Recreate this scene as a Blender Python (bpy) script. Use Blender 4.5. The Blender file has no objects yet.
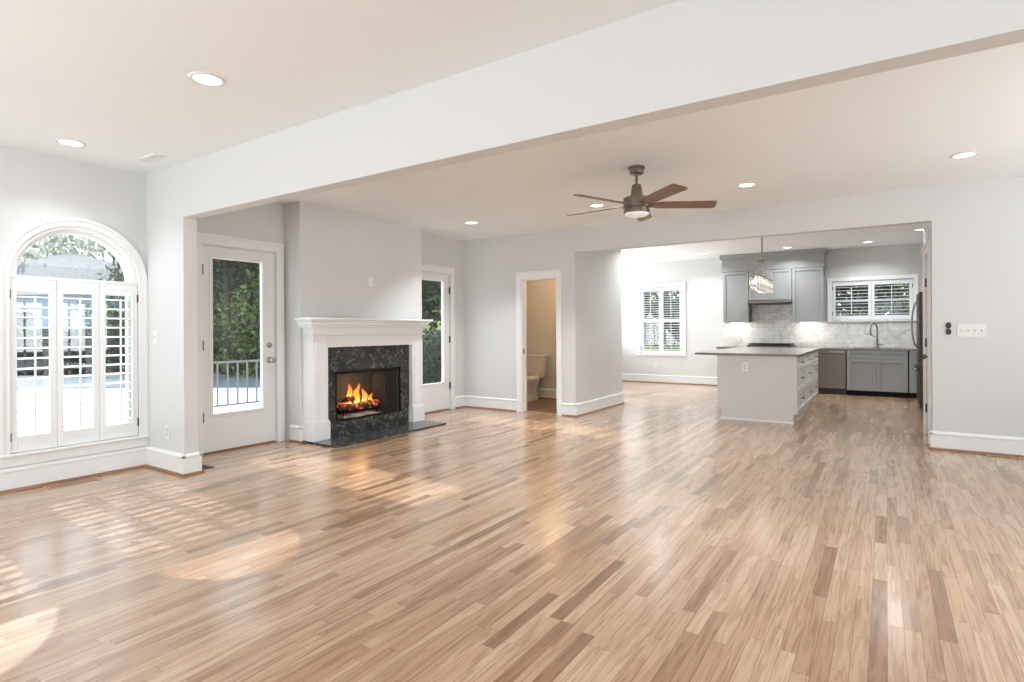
import bpy, bmesh, math, random
from mathutils import Vector, Matrix
random.seed(7)
SC = bpy.context.scene
COL = SC.collection
PI = math.pi

# ------------------------------------------------------------------ camera, world, sun, exposure
FPX, TH, Y0, ROLL, H = 564.4, 0.585, 329.9, -0.0049, 1.22
cam_d = bpy.data.cameras.new('camera'); cam = bpy.data.objects.new('camera', cam_d); COL.objects.link(cam)
cam_d.sensor_fit = 'HORIZONTAL'; cam_d.sensor_width = 36.0; cam_d.lens = FPX / 1024 * 36.0
cam_d.shift_y = -(341 - Y0) / 1024; cam_d.clip_start = 0.05; cam_d.clip_end = 300
_F = Vector((-math.sin(TH), math.cos(TH), 0)); _R0 = Vector((math.cos(TH), math.sin(TH), 0)); _U0 = Vector((0, 0, 1))
_R = math.cos(ROLL) * _R0 + math.sin(ROLL) * _U0; _U = math.cos(ROLL) * _U0 - math.sin(ROLL) * _R0
cam.matrix_world = Matrix(((_R.x, _U.x, -_F.x, 0), (_R.y, _U.y, -_F.y, 0), (_R.z, _U.z, -_F.z, H), (0, 0, 0, 1)))
SC.camera = cam
SC.view_settings.view_transform = 'Standard'; SC.view_settings.look = 'None'
SC.view_settings.gamma = 1.0; SC.view_settings.use_curve_mapping = False
SC.view_settings.exposure = 0.15

world = bpy.data.worlds.new('world'); SC.world = world; world.use_nodes = True
_wn = world.node_tree.nodes['Background']; _wn.inputs[0].default_value = (0.84, 0.92, 1.0, 1); _wn.inputs[1].default_value = 2.2

def lamp(kind, name, loc, energy, color=(1, 1, 1), direction=(0, 0, -1), **kw):
    d = bpy.data.lights.new(name, kind); o = bpy.data.objects.new(name, d); COL.objects.link(o)
    d.energy = energy; d.color = color
    for k, v in kw.items(): setattr(d, k, v)
    o.location = loc; o.rotation_euler = Vector(direction).to_track_quat('-Z', 'Y').to_euler()
    return o

lamp('SUN', 'sun', (-30, 0, 20), 5.0, (1, 0.985, 0.96), (1, -0.06, -0.66), angle=0.006)
# unseen area lamps added to fill the rooms, tilted up to lift the ceilings
def fill_lamp(name, loc, direction, w, h, e, c=(0.92, 0.97, 1)):
    return lamp('AREA', name, loc, e, c, direction, shape='RECTANGLE', size=w, size_y=h)
fill_lamp('fill_rear', (-3.0, -2.9, 1.35), (-0.3, 1, 1.9), 2.2, 1.9, 150)
fill_lamp('fill_rear_middle', (0.6, -2.9, 1.35), (-0.6, 1, 1.9), 2.2, 1.9, 8)
fill_lamp('fill_right', (3.5, 0.0, 1.35), (-1, 0, 1.0), 2.2, 1.9, 50)
fill_lamp('fill_right_back_room', (3.5, 4.8, 1.35), (-1, -0.35, 1.6), 2.2, 1.9, 85)
fill_lamp('fill_dining', (-5.5, 10.9, 1.3), (1, 0.25, 1.1), 2.4, 1.4, 75)  # added lamp just inside the dining windows, boosts the light from them

# ------------------------------------------------------------------ materials
def new_mat(name):
    m = bpy.data.materials.new(name); m.use_nodes = True
    return m, m.node_tree.nodes, m.node_tree.links, m.node_tree.nodes['Principled BSDF']

def mat(name, col, rough=0.5, metal=0.0, spec=0.5, emit=None, estr=0.0, vary=0.0, vscale=8.0, bump=0.0, bscale=60.0, trans=0.0):
    m, N, L, b = new_mat(name)
    b.inputs['Base Color'].default_value = (*col, 1); b.inputs['Roughness'].default_value = rough
    b.inputs['Metallic'].default_value = metal; b.inputs['Specular IOR Level'].default_value = spec
    if trans: b.inputs['Transmission Weight'].default_value = trans
    if emit: b.inputs['Emission Color'].default_value = (*emit, 1); b.inputs['Emission Strength'].default_value = estr
    if vary or bump:
        tc = N.new('ShaderNodeTexCoord')
    if vary:
        n = N.new('ShaderNodeTexNoise'); n.inputs['Scale'].default_value = vscale; n.inputs['Detail'].default_value = 5
        L.new(tc.outputs['Object'], n.inputs['Vector'])
        r = N.new('ShaderNodeValToRGB')
        r.color_ramp.elements[0].position = 0.3; r.color_ramp.elements[1].position = 0.7
        r.color_ramp.elements[0].color = (*[c * (1 - vary) for c in col], 1)
        r.color_ramp.elements[1].color = (*[min(1, c * (1 + vary)) for c in col], 1)
        L.new(n.outputs['Fac'], r.inputs['Fac']); L.new(r.outputs['Color'], b.inputs['Base Color'])
    if bump:
        n2 = N.new('ShaderNodeTexNoise'); n2.inputs['Scale'].default_value = bscale
        L.new(tc.outputs['Object'], n2.inputs['Vector'])
        bp = N.new('ShaderNodeBump'); bp.inputs['Strength'].default_value = bump; bp.inputs['Distance'].default_value = 0.01
        L.new(n2.outputs['Fac'], bp.inputs['Height']); L.new(bp.outputs['Normal'], b.inputs['Normal'])
    return m

def math_node(N, L, op, a, b=None):
    n = N.new('ShaderNodeMath'); n.operation = op
    for i, v in enumerate((a, b)):
        if v is None: continue
        if isinstance(v, (int, float)): n.inputs[i].default_value = v
        else: L.new(v, n.inputs[i])
    return n.outputs[0]

def oak_floor():
    m, N, L, b = new_mat('oak_strip_floor')
    tc = N.new('ShaderNodeTexCoord'); sp = N.new('ShaderNodeSeparateXYZ'); L.new(tc.outputs['Object'], sp.inputs[0])
    X, Y = sp.outputs[0], sp.outputs[1]
    W = 0.057
    xr = math_node(N, L, 'DIVIDE', X, W); row = math_node(N, L, 'FLOOR', xr); fx = math_node(N, L, 'FRACT', xr)
    wn = N.new('ShaderNodeTexWhiteNoise'); wn.noise_dimensions = '1D'; L.new(row, wn.inputs['W'])
    off = math_node(N, L, 'MULTIPLY', wn.outputs['Value'], 7.3)
    ln = math_node(N, L, 'ADD', math_node(N, L, 'MULTIPLY', wn.outputs['Value'], 0.35), 0.5)
    yl = math_node(N, L, 'DIVIDE', math_node(N, L, 'ADD', Y, off), ln)
    brd = math_node(N, L, 'FLOOR', yl); fy = math_node(N, L, 'FRACT', yl)
    cb = N.new('ShaderNodeCombineXYZ'); L.new(row, cb.inputs[0]); L.new(brd, cb.inputs[1])
    w2 = N.new('ShaderNodeTexWhiteNoise'); w2.noise_dimensions = '2D'; L.new(cb.outputs[0], w2.inputs['Vector'])
    ramp = N.new('ShaderNodeValToRGB'); cr = ramp.color_ramp
    cols = [(0.0, (0.25, 0.14, 0.078)), (0.10, (0.37, 0.222, 0.13)), (0.35, (0.46, 0.292, 0.178)), (0.75, (0.50, 0.33, 0.208)), (1.0, (0.55, 0.385, 0.255))]
    cr.elements[0].position = cols[0][0]; cr.elements[0].color = (*cols[0][1], 1)
    cr.elements[1].position = cols[-1][0]; cr.elements[1].color = (*cols[-1][1], 1)
    for p, c in cols[1:-1]:
        e = cr.elements.new(p); e.color = (*c, 1)
    L.new(w2.outputs['Value'], ramp.inputs['Fac'])
    # grain stretched along the board, shifted per board
    sh = math_node(N, L, 'MULTIPLY', w2.outputs['Value'], 37.0)
    cg = N.new('ShaderNodeCombineXYZ')
    L.new(math_node(N, L, 'ADD', math_node(N, L, 'MULTIPLY', X, 42.0), sh), cg.inputs[0])
    L.new(math_node(N, L, 'ADD', math_node(N, L, 'MULTIPLY', Y, 2.6), sh), cg.inputs[1])
    gn = N.new('ShaderNodeTexNoise'); gn.inputs['Scale'].default_value = 1.0; gn.inputs['Detail'].default_value = 6; gn.inputs['Distortion'].default_value = 1.1
    L.new(cg.outputs[0], gn.inputs['Vector'])
    gr = N.new('ShaderNodeValToRGB'); gr.color_ramp.elements[0].position = 0.34; gr.color_ramp.elements[0].color = (0.62, 0.53, 0.45, 1)
    gr.color_ramp.elements[1].position = 0.56; gr.color_ramp.elements[1].color = (1.06, 1.06, 1.06, 1)
    L.new(gn.outputs['Fac'], gr.inputs['Fac'])
    mx = N.new('ShaderNodeMix'); mx.data_type = 'RGBA'; mx.blend_type = 'MULTIPLY'; mx.inputs[0].default_value = 0.75
    L.new(ramp.outputs['Color'], mx.inputs[6]); L.new(gr.outputs['Color'], mx.inputs[7])
    # seams
    ex = math_node(N, L, 'MINIMUM', fx, math_node(N, L, 'SUBTRACT', 1.0, fx))
    ey = math_node(N, L, 'MULTIPLY', math_node(N, L, 'MINIMUM', fy, math_node(N, L, 'SUBTRACT', 1.0, fy)), 11.0)
    e = math_node(N, L, 'MINIMUM', ex, ey)
    seam = math_node(N, L, 'LESS_THAN', e, 0.022)
    m2 = N.new('ShaderNodeMix'); m2.data_type = 'RGBA'; m2.blend_type = 'MULTIPLY'
    L.new(math_node(N, L, 'MULTIPLY', seam, 0.55), m2.inputs[0]); L.new(mx.outputs[2], m2.inputs[6]); m2.inputs[7].default_value = (0.35, 0.25, 0.18, 1)
    L.new(m2.outputs[2], b.inputs['Base Color'])
    rr = N.new('ShaderNodeMapRange'); rr.inputs[3].default_value = 0.17; rr.inputs[4].default_value = 0.30
    L.new(gn.outputs['Fac'], rr.inputs[0]); L.new(rr.outputs[0], b.inputs['Roughness'])
    b.inputs['Specular IOR Level'].default_value = 0.5; b.inputs['Coat Weight'].default_value = 0.6; b.inputs['Coat Roughness'].default_value = 0.2
    bp = N.new('ShaderNodeBump'); bp.inputs['Strength'].default_value = 0.25; bp.inputs['Distance'].default_value = 0.001
    L.new(math_node(N, L, 'SUBTRACT', gn.outputs['Fac'], seam), bp.inputs['Height']); L.new(bp.outputs['Normal'], b.inputs['Normal'])
    return m

def veined(name, base, vein, scale, rough, width=0.06, tile=None):
    m, N, L, b = new_mat(name)
    tc = N.new('ShaderNodeTexCoord')
    n = N.new('ShaderNodeTexNoise'); n.inputs['Scale'].default_value = scale; n.inputs['Detail'].default_value = 8; n.inputs['Distortion'].default_value = 0.7
    L.new(tc.outputs['Object'], n.inputs['Vector'])
    r = N.new('ShaderNodeValToRGB'); e = r.color_ramp.elements
    e[0].position = 0.5 - width; e[0].color = (*base, 1); e[1].position = 0.5 + width; e[1].color = (*base, 1)
    k = e.new(0.5); k.color = (*vein, 1)
    L.new(n.outputs['Fac'], r.inputs['Fac'])
    n3 = N.new('ShaderNodeTexNoise'); n3.inputs['Scale'].default_value = scale * 0.6; n3.inputs['Detail'].default_value = 6
    L.new(tc.outputs['Object'], n3.inputs['Vector'])
    mx = N.new('ShaderNodeMix'); mx.data_type = 'RGBA'; mx.blend_type = 'MIX'
    r3 = N.new('ShaderNodeValToRGB'); r3.color_ramp.elements[0].position = 0.4; r3.color_ramp.elements[1].position = 0.75
    r3.color_ramp.elements[0].color = (0, 0, 0, 1); r3.color_ramp.elements[1].color = (0.35, 0.35, 0.35, 1)
    L.new(n3.outputs['Fac'], r3.inputs['Fac']); L.new(r3.outputs['Color'], mx.inputs[0])
    L.new(r.outputs['Color'], mx.inputs[6]); mx.inputs[7].default_value = (*[0.5 * (a + c) for a, c in zip(base, vein)], 1)
    out = mx.outputs[2]
    if tile:
        sp = N.new('ShaderNodeSeparateXYZ'); L.new(tc.outputs['Object'], sp.inputs[0])
        cb = N.new('ShaderNodeCombineXYZ'); L.new(sp.outputs[0], cb.inputs[0]); L.new(sp.outputs[2], cb.inputs[1])
        br = N.new('ShaderNodeTexBrick'); br.inputs['Scale'].default_value = 1.0
        br.inputs['Brick Width'].default_value = tile[0]; br.inputs['Row Height'].default_value = tile[1]; br.inputs['Mortar Size'].default_value = 0.003
        br.inputs['Color1'].default_value = (1, 1, 1, 1); br.inputs['Color2'].default_value = (0.84, 0.83, 0.82, 1); br.inputs['Mortar'].default_value = (0.7, 0.68, 0.66, 1)
        L.new(cb.outputs[0], br.inputs['Vector'])
        m2 = N.new('ShaderNodeMix'); m2.data_type = 'RGBA'; m2.blend_type = 'MULTIPLY'; m2.inputs[0].default_value = 1.0
        L.new(out, m2.inputs[6]); L.new(br.outputs['Color'], m2.inputs[7]); out = m2.outputs[2]
    L.new(out, b.inputs['Base Color']); b.inputs['Roughness'].default_value = rough
    return m

def glass_mat(name, tint=(1, 1, 1), gloss=0.05):
    m, N, L, b = new_mat(name); N.remove(b)
    t = N.new('ShaderNodeBsdfTransparent'); t.inputs[0].default_value = (*tint, 1)
    g = N.new('ShaderNodeBsdfGlossy'); g.inputs['Roughness'].default_value = 0.02
    mx = N.new('ShaderNodeMixShader'); mx.inputs[0].default_value = gloss
    L.new(t.outputs[0], mx.inputs[1]); L.new(g.outputs[0], mx.inputs[2]); L.new(mx.outputs[0], N['Material Output'].inputs['Surface'])
    return m

def flame_mat():
    m, N, L, b = new_mat('flame'); N.remove(b)
    tc = N.new('ShaderNodeTexCoord'); sp = N.new('ShaderNodeSeparateXYZ'); L.new(tc.outputs['Generated'], sp.inputs[0])
    r = N.new('ShaderNodeValToRGB'); e = r.color_ramp.elements
    e[0].position = 0.0; e[0].color = (1, 0.62, 0.16, 1); e[1].position = 1.0; e[1].color = (0.9, 0.12, 0.01, 1)
    k = e.new(0.55); k.color = (1, 0.36, 0.05, 1)
    L.new(sp.outputs[2], r.inputs['Fac'])
    em = N.new('ShaderNodeEmission'); em.inputs[1].default_value = 1.7; L.new(r.outputs['Color'], em.inputs[0])
    tr = N.new('ShaderNodeBsdfTransparent'); mx = N.new('ShaderNodeMixShader')
    f = math_node(N, L, 'SUBTRACT', 0.92, math_node(N, L, 'MULTIPLY', sp.outputs[2], 0.55))
    L.new(f, mx.inputs[0]); L.new(tr.outputs[0], mx.inputs[1]); L.new(em.outputs[0], mx.inputs[2])
    L.new(mx.outputs[0], N['Material Output'].inputs['Surface'])
    return m

def ember_mat():
    m, N, L, b = new_mat('charred_log'); b.inputs['Roughness'].default_value = 0.9
    tc = N.new('ShaderNodeTexCoord'); n = N.new('ShaderNodeTexNoise'); n.inputs['Scale'].default_value = 22; n.inputs['Detail'].default_value = 6
    L.new(tc.outputs['Object'], n.inputs['Vector'])
    r = N.new('ShaderNodeValToRGB'); r.color_ramp.elements[0].position = 0.35; r.color_ramp.elements[0].color = (0.02, 0.014, 0.01, 1)
    r.color_ramp.elements[1].position = 0.7; r.color_ramp.elements[1].color = (0.22, 0.14, 0.09, 1)
    L.new(n.outputs['Fac'], r.inputs['Fac']); L.new(r.outputs['Color'], b.inputs['Base Color'])
    r2 = N.new('ShaderNodeValToRGB'); r2.color_ramp.elements[0].position = 0.52; r2.color_ramp.elements[0].color = (0, 0, 0, 1)
    r2.color_ramp.elements[1].position = 0.62; r2.color_ramp.elements[1].color = (1, 0.12, 0.02, 1)
    L.new(n.outputs['Fac'], r2.inputs['Fac']); L.new(r2.outputs['Color'], b.inputs['Emission Color']); b.inputs['Emission Strength'].default_value = 0.8
    return m

def wood_mat(name, c0, c1, rough, axis=0, stretch=30.0):
    m, N, L, b = new_mat(name)
    tc = N.new('ShaderNodeTexCoord'); mp = N.new('ShaderNodeMapping'); L.new(tc.outputs['Object'], mp.inputs['Vector'])
    s = [stretch] * 3; s[axis] = 2.5; mp.inputs['Scale'].default_value = s
    n = N.new('ShaderNodeTexNoise'); n.inputs['Scale'].default_value = 1.5; n.inputs['Detail'].default_value = 6; L.new(mp.outputs[0], n.inputs['Vector'])
    r = N.new('ShaderNodeValToRGB'); r.color_ramp.elements[0].position = 0.3; r.color_ramp.elements[0].color = (*c0, 1)
    r.color_ramp.elements[1].position = 0.7; r.color_ramp.elements[1].color = (*c1, 1)
    L.new(n.outputs['Fac'], r.inputs['Fac']); L.new(r.outputs['Color'], b.inputs['Base Color']); b.inputs['Roughness'].default_value = rough
    return m

def leaf_mat(name, c0, c1):
    m, N, L, b = new_mat(name)
    g = N.new('ShaderNodeNewGeometry')
    r = N.new('ShaderNodeValToRGB'); r.color_ramp.elements[0].color = (*c0, 1); r.color_ramp.elements[1].color = (*c1, 1)
    L.new(g.outputs['Random Per Island'], r.inputs['Fac']); L.new(r.outputs['Color'], b.inputs['Base Color'])
    b.inputs['Roughness'].default_value = 0.6; b.inputs['Specular IOR Level'].default_value = 0.2
    t = N.new('ShaderNodeBsdfTranslucent'); L.new(r.outputs['Color'], t.inputs[0])
    mx = N.new('ShaderNodeMixShader'); mx.inputs[0].default_value = 0.35
    L.new(b.outputs[0], mx.inputs[1]); L.new(t.outputs[0], mx.inputs[2]); L.new(mx.outputs[0], N['Material Output'].inputs['Surface'])
    return m

M = dict(
    wall=mat('wall_paint', (0.69, 0.69, 0.68), 0.55, spec=0.3, bump=0.02, bscale=220),
    ceil=mat('ceiling_paint', (0.895, 0.92, 0.925), 0.7, spec=0.2, bump=0.02, bscale=220),
    trim=mat('white_trim_paint', (0.86, 0.86, 0.85), 0.32),
    shutter=mat('shutter_paint', (0.86, 0.865, 0.86), 0.35),
    door=mat('white_door_paint', (0.84, 0.835, 0.825), 0.32),
    floor=oak_floor(),
    floor2=wood_mat('powder_room_wood', (0.17, 0.085, 0.045), (0.30, 0.16, 0.085), 0.3, 1),
    shoe=wood_mat('oak_shoe', (0.22, 0.10, 0.05), (0.36, 0.18, 0.09), 0.4, 1),
    ventwood=wood_mat('oak_vent', (0.36, 0.22, 0.13), (0.5, 0.33, 0.2), 0.4, 1),
    vent_dark=mat('bronze_register', (0.10, 0.075, 0.055), 0.45, 0.5),
    black=mat('black_void', (0.008, 0.008, 0.008), 0.8),
    marble=veined('black_marble', (0.026, 0.028, 0.027), (0.26, 0.265, 0.255), 8.0, 0.12, 0.016),
    tile=veined('marble_tile', (0.72, 0.71, 0.69), (0.55, 0.535, 0.515), 3.0, 0.25, 0.05, (0.20, 0.078)),
    brick=mat('firebrick_panel', (0.15, 0.122, 0.095), 0.9, vary=0.3, vscale=5),
    blackmetal=mat('black_metal', (0.014, 0.013, 0.012), 0.45, 0.6),
    mesh=mat('mesh_curtain', (0.03, 0.027, 0.024), 0.6, 0.4),
    ash=mat('ash_bed', (0.33, 0.27, 0.22), 0.95, vary=0.5, vscale=40, bump=1.0, bscale=70),
    log=ember_mat(), flame=flame_mat(),
    glass=glass_mat('window_glass', (0.97, 0.99, 0.99), 0.05),
    nickel=mat('satin_nickel', (0.42, 0.40, 0.38), 0.3, 1.0),
    bronze=mat('fan_metal', (0.27, 0.23, 0.195), 0.3, 1.0),
    hinge=mat('dark_hinge', (0.12, 0.115, 0.11), 0.4, 0.9),
    walnut=wood_mat('fan_blade_wood', (0.14, 0.075, 0.05), (0.25, 0.15, 0.105), 0.4, 0),
    lens=mat('frosted_lens', (0.9, 0.9, 0.88), 0.4, emit=(1, 0.98, 0.94), estr=0.15),
    led=mat('led_lens', (0.9, 0.9, 0.9), 0.4, emit=(1, 0.98, 0.95), estr=2.5),
    strip=mat('led_strip', (0.9, 0.9, 0.9), 0.4, emit=(1, 0.96, 0.9), estr=7.0),
    plastic=mat('white_plastic', (0.82, 0.82, 0.80), 0.35),
    greyplastic=mat('grey_plastic', (0.68, 0.67, 0.65), 0.4),  # plain grey plastic for toggles and sockets
    blackplastic=mat('black_plastic', (0.012, 0.012, 0.012), 0.35),
    cab=mat('grey_cabinet_paint', (0.30, 0.305, 0.30), 0.42),
    cabd=mat('grey_base_cabinet_paint', (0.30, 0.305, 0.305), 0.42),
    island=mat('island_paint', (0.66, 0.64, 0.615), 0.42),
    stone=mat('taupe_quartz', (0.20, 0.175, 0.155), 0.12, vary=0.12, vscale=40),
    steel=mat('stainless_steel', (0.22, 0.195, 0.175), 0.34, 1.0),
    darksteel=mat('dark_stainless', (0.075, 0.063, 0.055), 0.42, 1.0),
    ceramic=mat('toilet_ceramic', (0.82, 0.80, 0.77), 0.08),
    crystal=mat('crystal_drop', (0.92, 0.90, 0.86), 0.05, spec=1.0, trans=0.6),
    bulb=mat('chandelier_bulb', (1, 1, 1), 0.3, emit=(1, 0.93, 0.82), estr=5.0),
    deck=mat('pale_concrete', (0.58, 0.575, 0.565), 0.8, vary=0.06, vscale=2),
    pool=mat('pool_cover_blue', (0.17, 0.215, 0.26), 0.35, vary=0.1, vscale=1),
    lawn=mat('lawn', (0.20, 0.30, 0.05), 0.9, vary=0.3, vscale=3),
    soil=mat('mulch_ground', (0.20, 0.19, 0.14), 0.95, vary=0.3, vscale=2),
    rail=mat('railing_metal', (0.20, 0.20, 0.20), 0.5, 0.4),
    fence=mat('fence_wood', (0.10, 0.085, 0.07), 0.8),
    siding=mat('blue_grey_siding', (0.30, 0.37, 0.45), 0.7, vary=0.05),
    roof=mat('roof_shingles', (0.16, 0.16, 0.17), 0.85, vary=0.35, vscale=9),
    bark=mat('bark', (0.10, 0.075, 0.055), 0.9, vary=0.3),
    leafd=leaf_mat('leaf_dark', (0.008, 0.018, 0.008), (0.05, 0.08, 0.03)),
    leafm=leaf_mat('leaf_mid', (0.012, 0.03, 0.01), (0.24, 0.33, 0.09)),
    leafg=leaf_mat('leaf_grey', (0.02, 0.03, 0.022), (0.14, 0.165, 0.115)),
    leafp=leaf_mat('leaf_pale', (0.28, 0.30, 0.25), (0.72, 0.72, 0.62)),
)

# ------------------------------------------------------------------ mesh builder
class MB:
    def __init__(s, mp=None): s.v = []; s.f = []; s.mp = mp     # mp maps local (a, d, z) to world
    def pt(s, p):
        s.v.append(s.mp(*p) if s.mp else tuple(p)); return len(s.v) - 1
    def face(s, pts): s.f.append([s.pt(p) for p in pts])
    def box(s, x0, x1, y0, y1, z0, z1):
        i = [s.pt((x, y, z)) for z in (z0, z1) for y in (y0, y1) for x in (x0, x1)]
        for q in ((0, 2, 3, 1), (4, 5, 7, 6), (0, 1, 5, 4), (2, 6, 7, 3), (0, 4, 6, 2), (1, 3, 7, 5)): s.f.append([i[k] for k in q])
        return s
    def prism(s, pts, fn, a0, a1):
        """polygon pts (p, q) extruded from a0 to a1; fn(p, q, a) -> local point"""
        A = [s.pt(fn(p, q, a0)) for p, q in pts]; B = [s.pt(fn(p, q, a1)) for p, q in pts]; n = len(pts)
        s.f.append(A[:]); s.f.append(B[::-1])
        for k in range(n): s.f.append([A[k], B[k], B[(k + 1) % n], A[(k + 1) % n]])
        return s
    def rings(s, R, cap0=True, cap1=True, closed=False):
        I = [[s.pt(p) for p in r] for r in R]; n = len(I[0])
        for a, b in zip(I, I[1:] + ([I[0]] if closed else [])):
            for k in range(n): s.f.append([a[k], a[(k + 1) % n], b[(k + 1) % n], b[k]])
        if not closed:
            if cap0: s.f.append(I[0][::-1])
            if cap1: s.f.append(I[-1][:])
        return s
    def cyl(s, p0, p1, r0, r1=None, n=16): return s.tube([p0, p1], [r0, r0 if r1 is None else r1], n)
    def tube(s, P, r, n=10, closed=False):
        P = [Vector(p) for p in P]; k = len(P); rs = r if isinstance(r, (list, tuple)) else [r] * k
        up = None; R = []
        for i in range(k):
            t = (P[min(i + 1, k - 1)] - P[max(i - 1, 0)]).normalized()
            if up is None: up = Vector((0, 0, 1)) if abs(t.z) < 0.9 else Vector((1, 0, 0))
            x = up.cross(t).normalized(); y = t.cross(x).normalized(); up = y
            R.append([tuple(P[i] + rs[i] * (math.cos(2 * PI * j / n) * x + math.sin(2 * PI * j / n) * y)) for j in range(n)])
        return s.rings(R, closed=closed)
    def lathe(s, prof, c, n=24, axis='z', cap0=True, cap1=True):
        R = []
        for r, z in prof:
            ring = []
            for j in range(n):
                a = 2 * PI * j / n; x, y = max(r, 1e-4) * math.cos(a), max(r, 1e-4) * math.sin(a)
                ring.append((c[0] + x, c[1] + y, c[2] + z) if axis == 'z' else ((c[0] + z, c[1] + x, c[2] + y) if axis == 'x' else (c[0] + x, c[1] + z, c[2] + y)))
            R.append(ring)
        return s.rings(R, cap0, cap1)
    def build(s, name, m, parent=None, bevel=0.0, smooth=False, kind=None, auto=None, fixn=True):
        o0 = Vector((0, 0, 0))
        p = parent
        while p is not None: o0 = o0 + p.location; p = p.parent
        me = bpy.data.meshes.new(name); me.from_pydata([tuple(Vector(v) - o0) for v in s.v], [], s.f); me.update()
        if fixn:
            bm = bmesh.new(); bm.from_mesh(me); bmesh.ops.recalc_face_normals(bm, faces=bm.faces); bm.to_mesh(me); bm.free()
        me.materials.append(m); o = bpy.data.objects.new(name, me); COL.objects.link(o)
        if smooth:
            for q in me.polygons: q.use_smooth = True
            if auto is not None and hasattr(me, 'set_sharp_from_angle'): me.set_sharp_from_angle(angle=math.radians(auto))
        if bevel:
            b = o.modifiers.new('bevel', 'BEVEL'); b.width = bevel; b.segments = 2; b.limit_method = 'ANGLE'; b.angle_limit = math.radians(40)
        if parent is not None: o.parent = parent
        if kind: o['kind'] = kind
        return o

def tag(o, label, cat, group=None, kind=None):
    o['label'] = label; o['category'] = cat
    if group: o['group'] = group
    if kind: o['kind'] = kind
    return o
def thing(name, label, cat, loc=(0, 0, 0), group=None):
    o = bpy.data.objects.new(name, None); COL.objects.link(o); o.location = loc; o.empty_display_size = 0.1
    return tag(o, label, cat, group)
def struct_root(name, loc=(0, 0, 0)):
    o = bpy.data.objects.new(name, None); COL.objects.link(o); o.location = loc; o['kind'] = 'structure'; return o
def copy_tree(o, parent=None):
    c = o.copy(); COL.objects.link(c)
    if parent is not None: c.parent = parent
    for ch in [k for k in o.children]: copy_tree(ch, c)
    return c
def plabel(o, text): o['label'] = text; return o

# local frames: (along, out of the surface, up)
def on_x(x, s=1): return lambda a, d, z: (x + s * d, a, z)          # surface facing +x (s=1) or -x
def on_y(y, s=-1): return lambda a, d, z: (a, y + s * d, z)         # surface facing -y (s=-1) or +y

# ------------------------------------------------------------------ room shell
ZC, ZK = 2.64, 2.745
XL, YP0, YP1, XP, ZB = -5.6, 2.443, 2.556, -4.942, 2.188
YB0, YB1, XH, YH, XR, ZO = 7.07, 7.19, -3.62, 8.74, 0.39, 2.30
YK, XE, YF = 12.56, 3.6, -3.0
ARCH = [(1.925, 1.65, 0.45), (0.75, 1.65, 0.45)]

def wall(name, mp, t, a0, a1, z0, z1, holes=(), arches=(), m=None):
    """solid wall of thickness t behind the surface (local d from -t to 0), rectangular holes, semicircle arches"""
    b = MB(mp)
    H2 = list(holes) + [(c - r, c + r, zc, zc + r) for c, zc, r in arches]
    A = sorted({a0, a1, *[h[0] for h in H2], *[h[1] for h in H2]}); Z = sorted({z0, z1, *[h[2] for h in H2], *[h[3] for h in H2]})
    A = [a for a in A if a0 <= a <= a1]; Z = [z for z in Z if z0 <= z <= z1]
    def solid(i, j):
        if i < 0 or j < 0 or i >= len(A) - 1 or j >= len(Z) - 1: return False
        ca, cz = (A[i] + A[i + 1]) / 2, (Z[j] + Z[j + 1]) / 2
        return not any(h[0] < ca < h[1] and h[2] < cz < h[3] for h in H2)
    for i in range(len(A) - 1):
        for j in range(len(Z) - 1):
            if not solid(i, j): continue
            p, q, r, s = A[i], A[i + 1], Z[j], Z[j + 1]
            for d in (0, -t): b.face([(p, d, r), (q, d, r), (q, d, s), (p, d, s)])
            if not solid(i - 1, j): b.face([(p, 0, r), (p, -t, r), (p, -t, s), (p, 0, s)])
            if not solid(i + 1, j): b.face([(q, 0, r), (q, -t, r), (q, -t, s), (q, 0, s)])
            if not solid(i, j - 1): b.face([(p, 0, r), (q, 0, r), (q, -t, r), (p, -t, r)])
            if not solid(i, j + 1): b.face([(p, 0, s), (q, 0, s), (q, -t, s), (p, -t, s)])
    for c, zc, r in arches:
        n = 40
        for k in range(n):
            t0, t1 = PI * k / n, PI * (k + 1) / n
            u0, w0, u1, w1 = c + r * math.cos(t0), zc + r * math.sin(t0), c + r * math.cos(t1), zc + r * math.sin(t1)
            for d in (0, -t): b.face([(u0, d, w0), (u1, d, w1), (u1, d, zc + r), (u0, d, zc + r)])
            b.face([(u0, 0, w0), (u1, 0, w1), (u1, -t, w1), (u0, -t, w0)])
    bm_o = b.build(name, m or M['wall'], kind='structure')
    bm = bmesh.new(); bm.from_mesh(bm_o.data); bmesh.ops.remove_doubles(bm, verts=bm.verts, dist=1e-5)
    bmesh.ops.recalc_face_normals(bm, faces=bm.faces); bm.to_mesh(bm_o.data); bm.free()
    return bm_o

WT = 0.16
D1 = (2.948, 3.736); D2 = (5.93, 6.715); DZ = 2.07
KW = [(8.98, 9.58, 0.25, 1.93), (10.28, 11.06, 0.6, 1.95), (11.24, 12.22, 0.6, 1.95)]     # dining windows on the left
wall('wall_left', on_x(XL), WT, YF, YK + 0.2, 0, ZK + 0.15,
     [(c - r, c + r, 0.285, zc) for c, zc, r in ARCH] + [(D1[0] - 0.01, D1[1] + 0.01, 0, DZ + 0.01), (D2[0] - 0.01, D2[1] + 0.01, 0, DZ + 0.01)] + KW, ARCH)
wall('wall_partition', on_y(YP0), YP1 - YP0, XL, XE, 0, ZC + 0.1, [(XP, 2.9, -1, ZB)])
wall('wall_back', on_y(YB0), YB1 - YB0, XL, XE, 0, ZK + 0.15, [(-4.51, -3.912, -1, 1.965), (XH, XR, -1, ZO)])
wall('wall_hall', on_x(XH), 0.12, YB1, YH, 0, ZK + 0.1)
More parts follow.
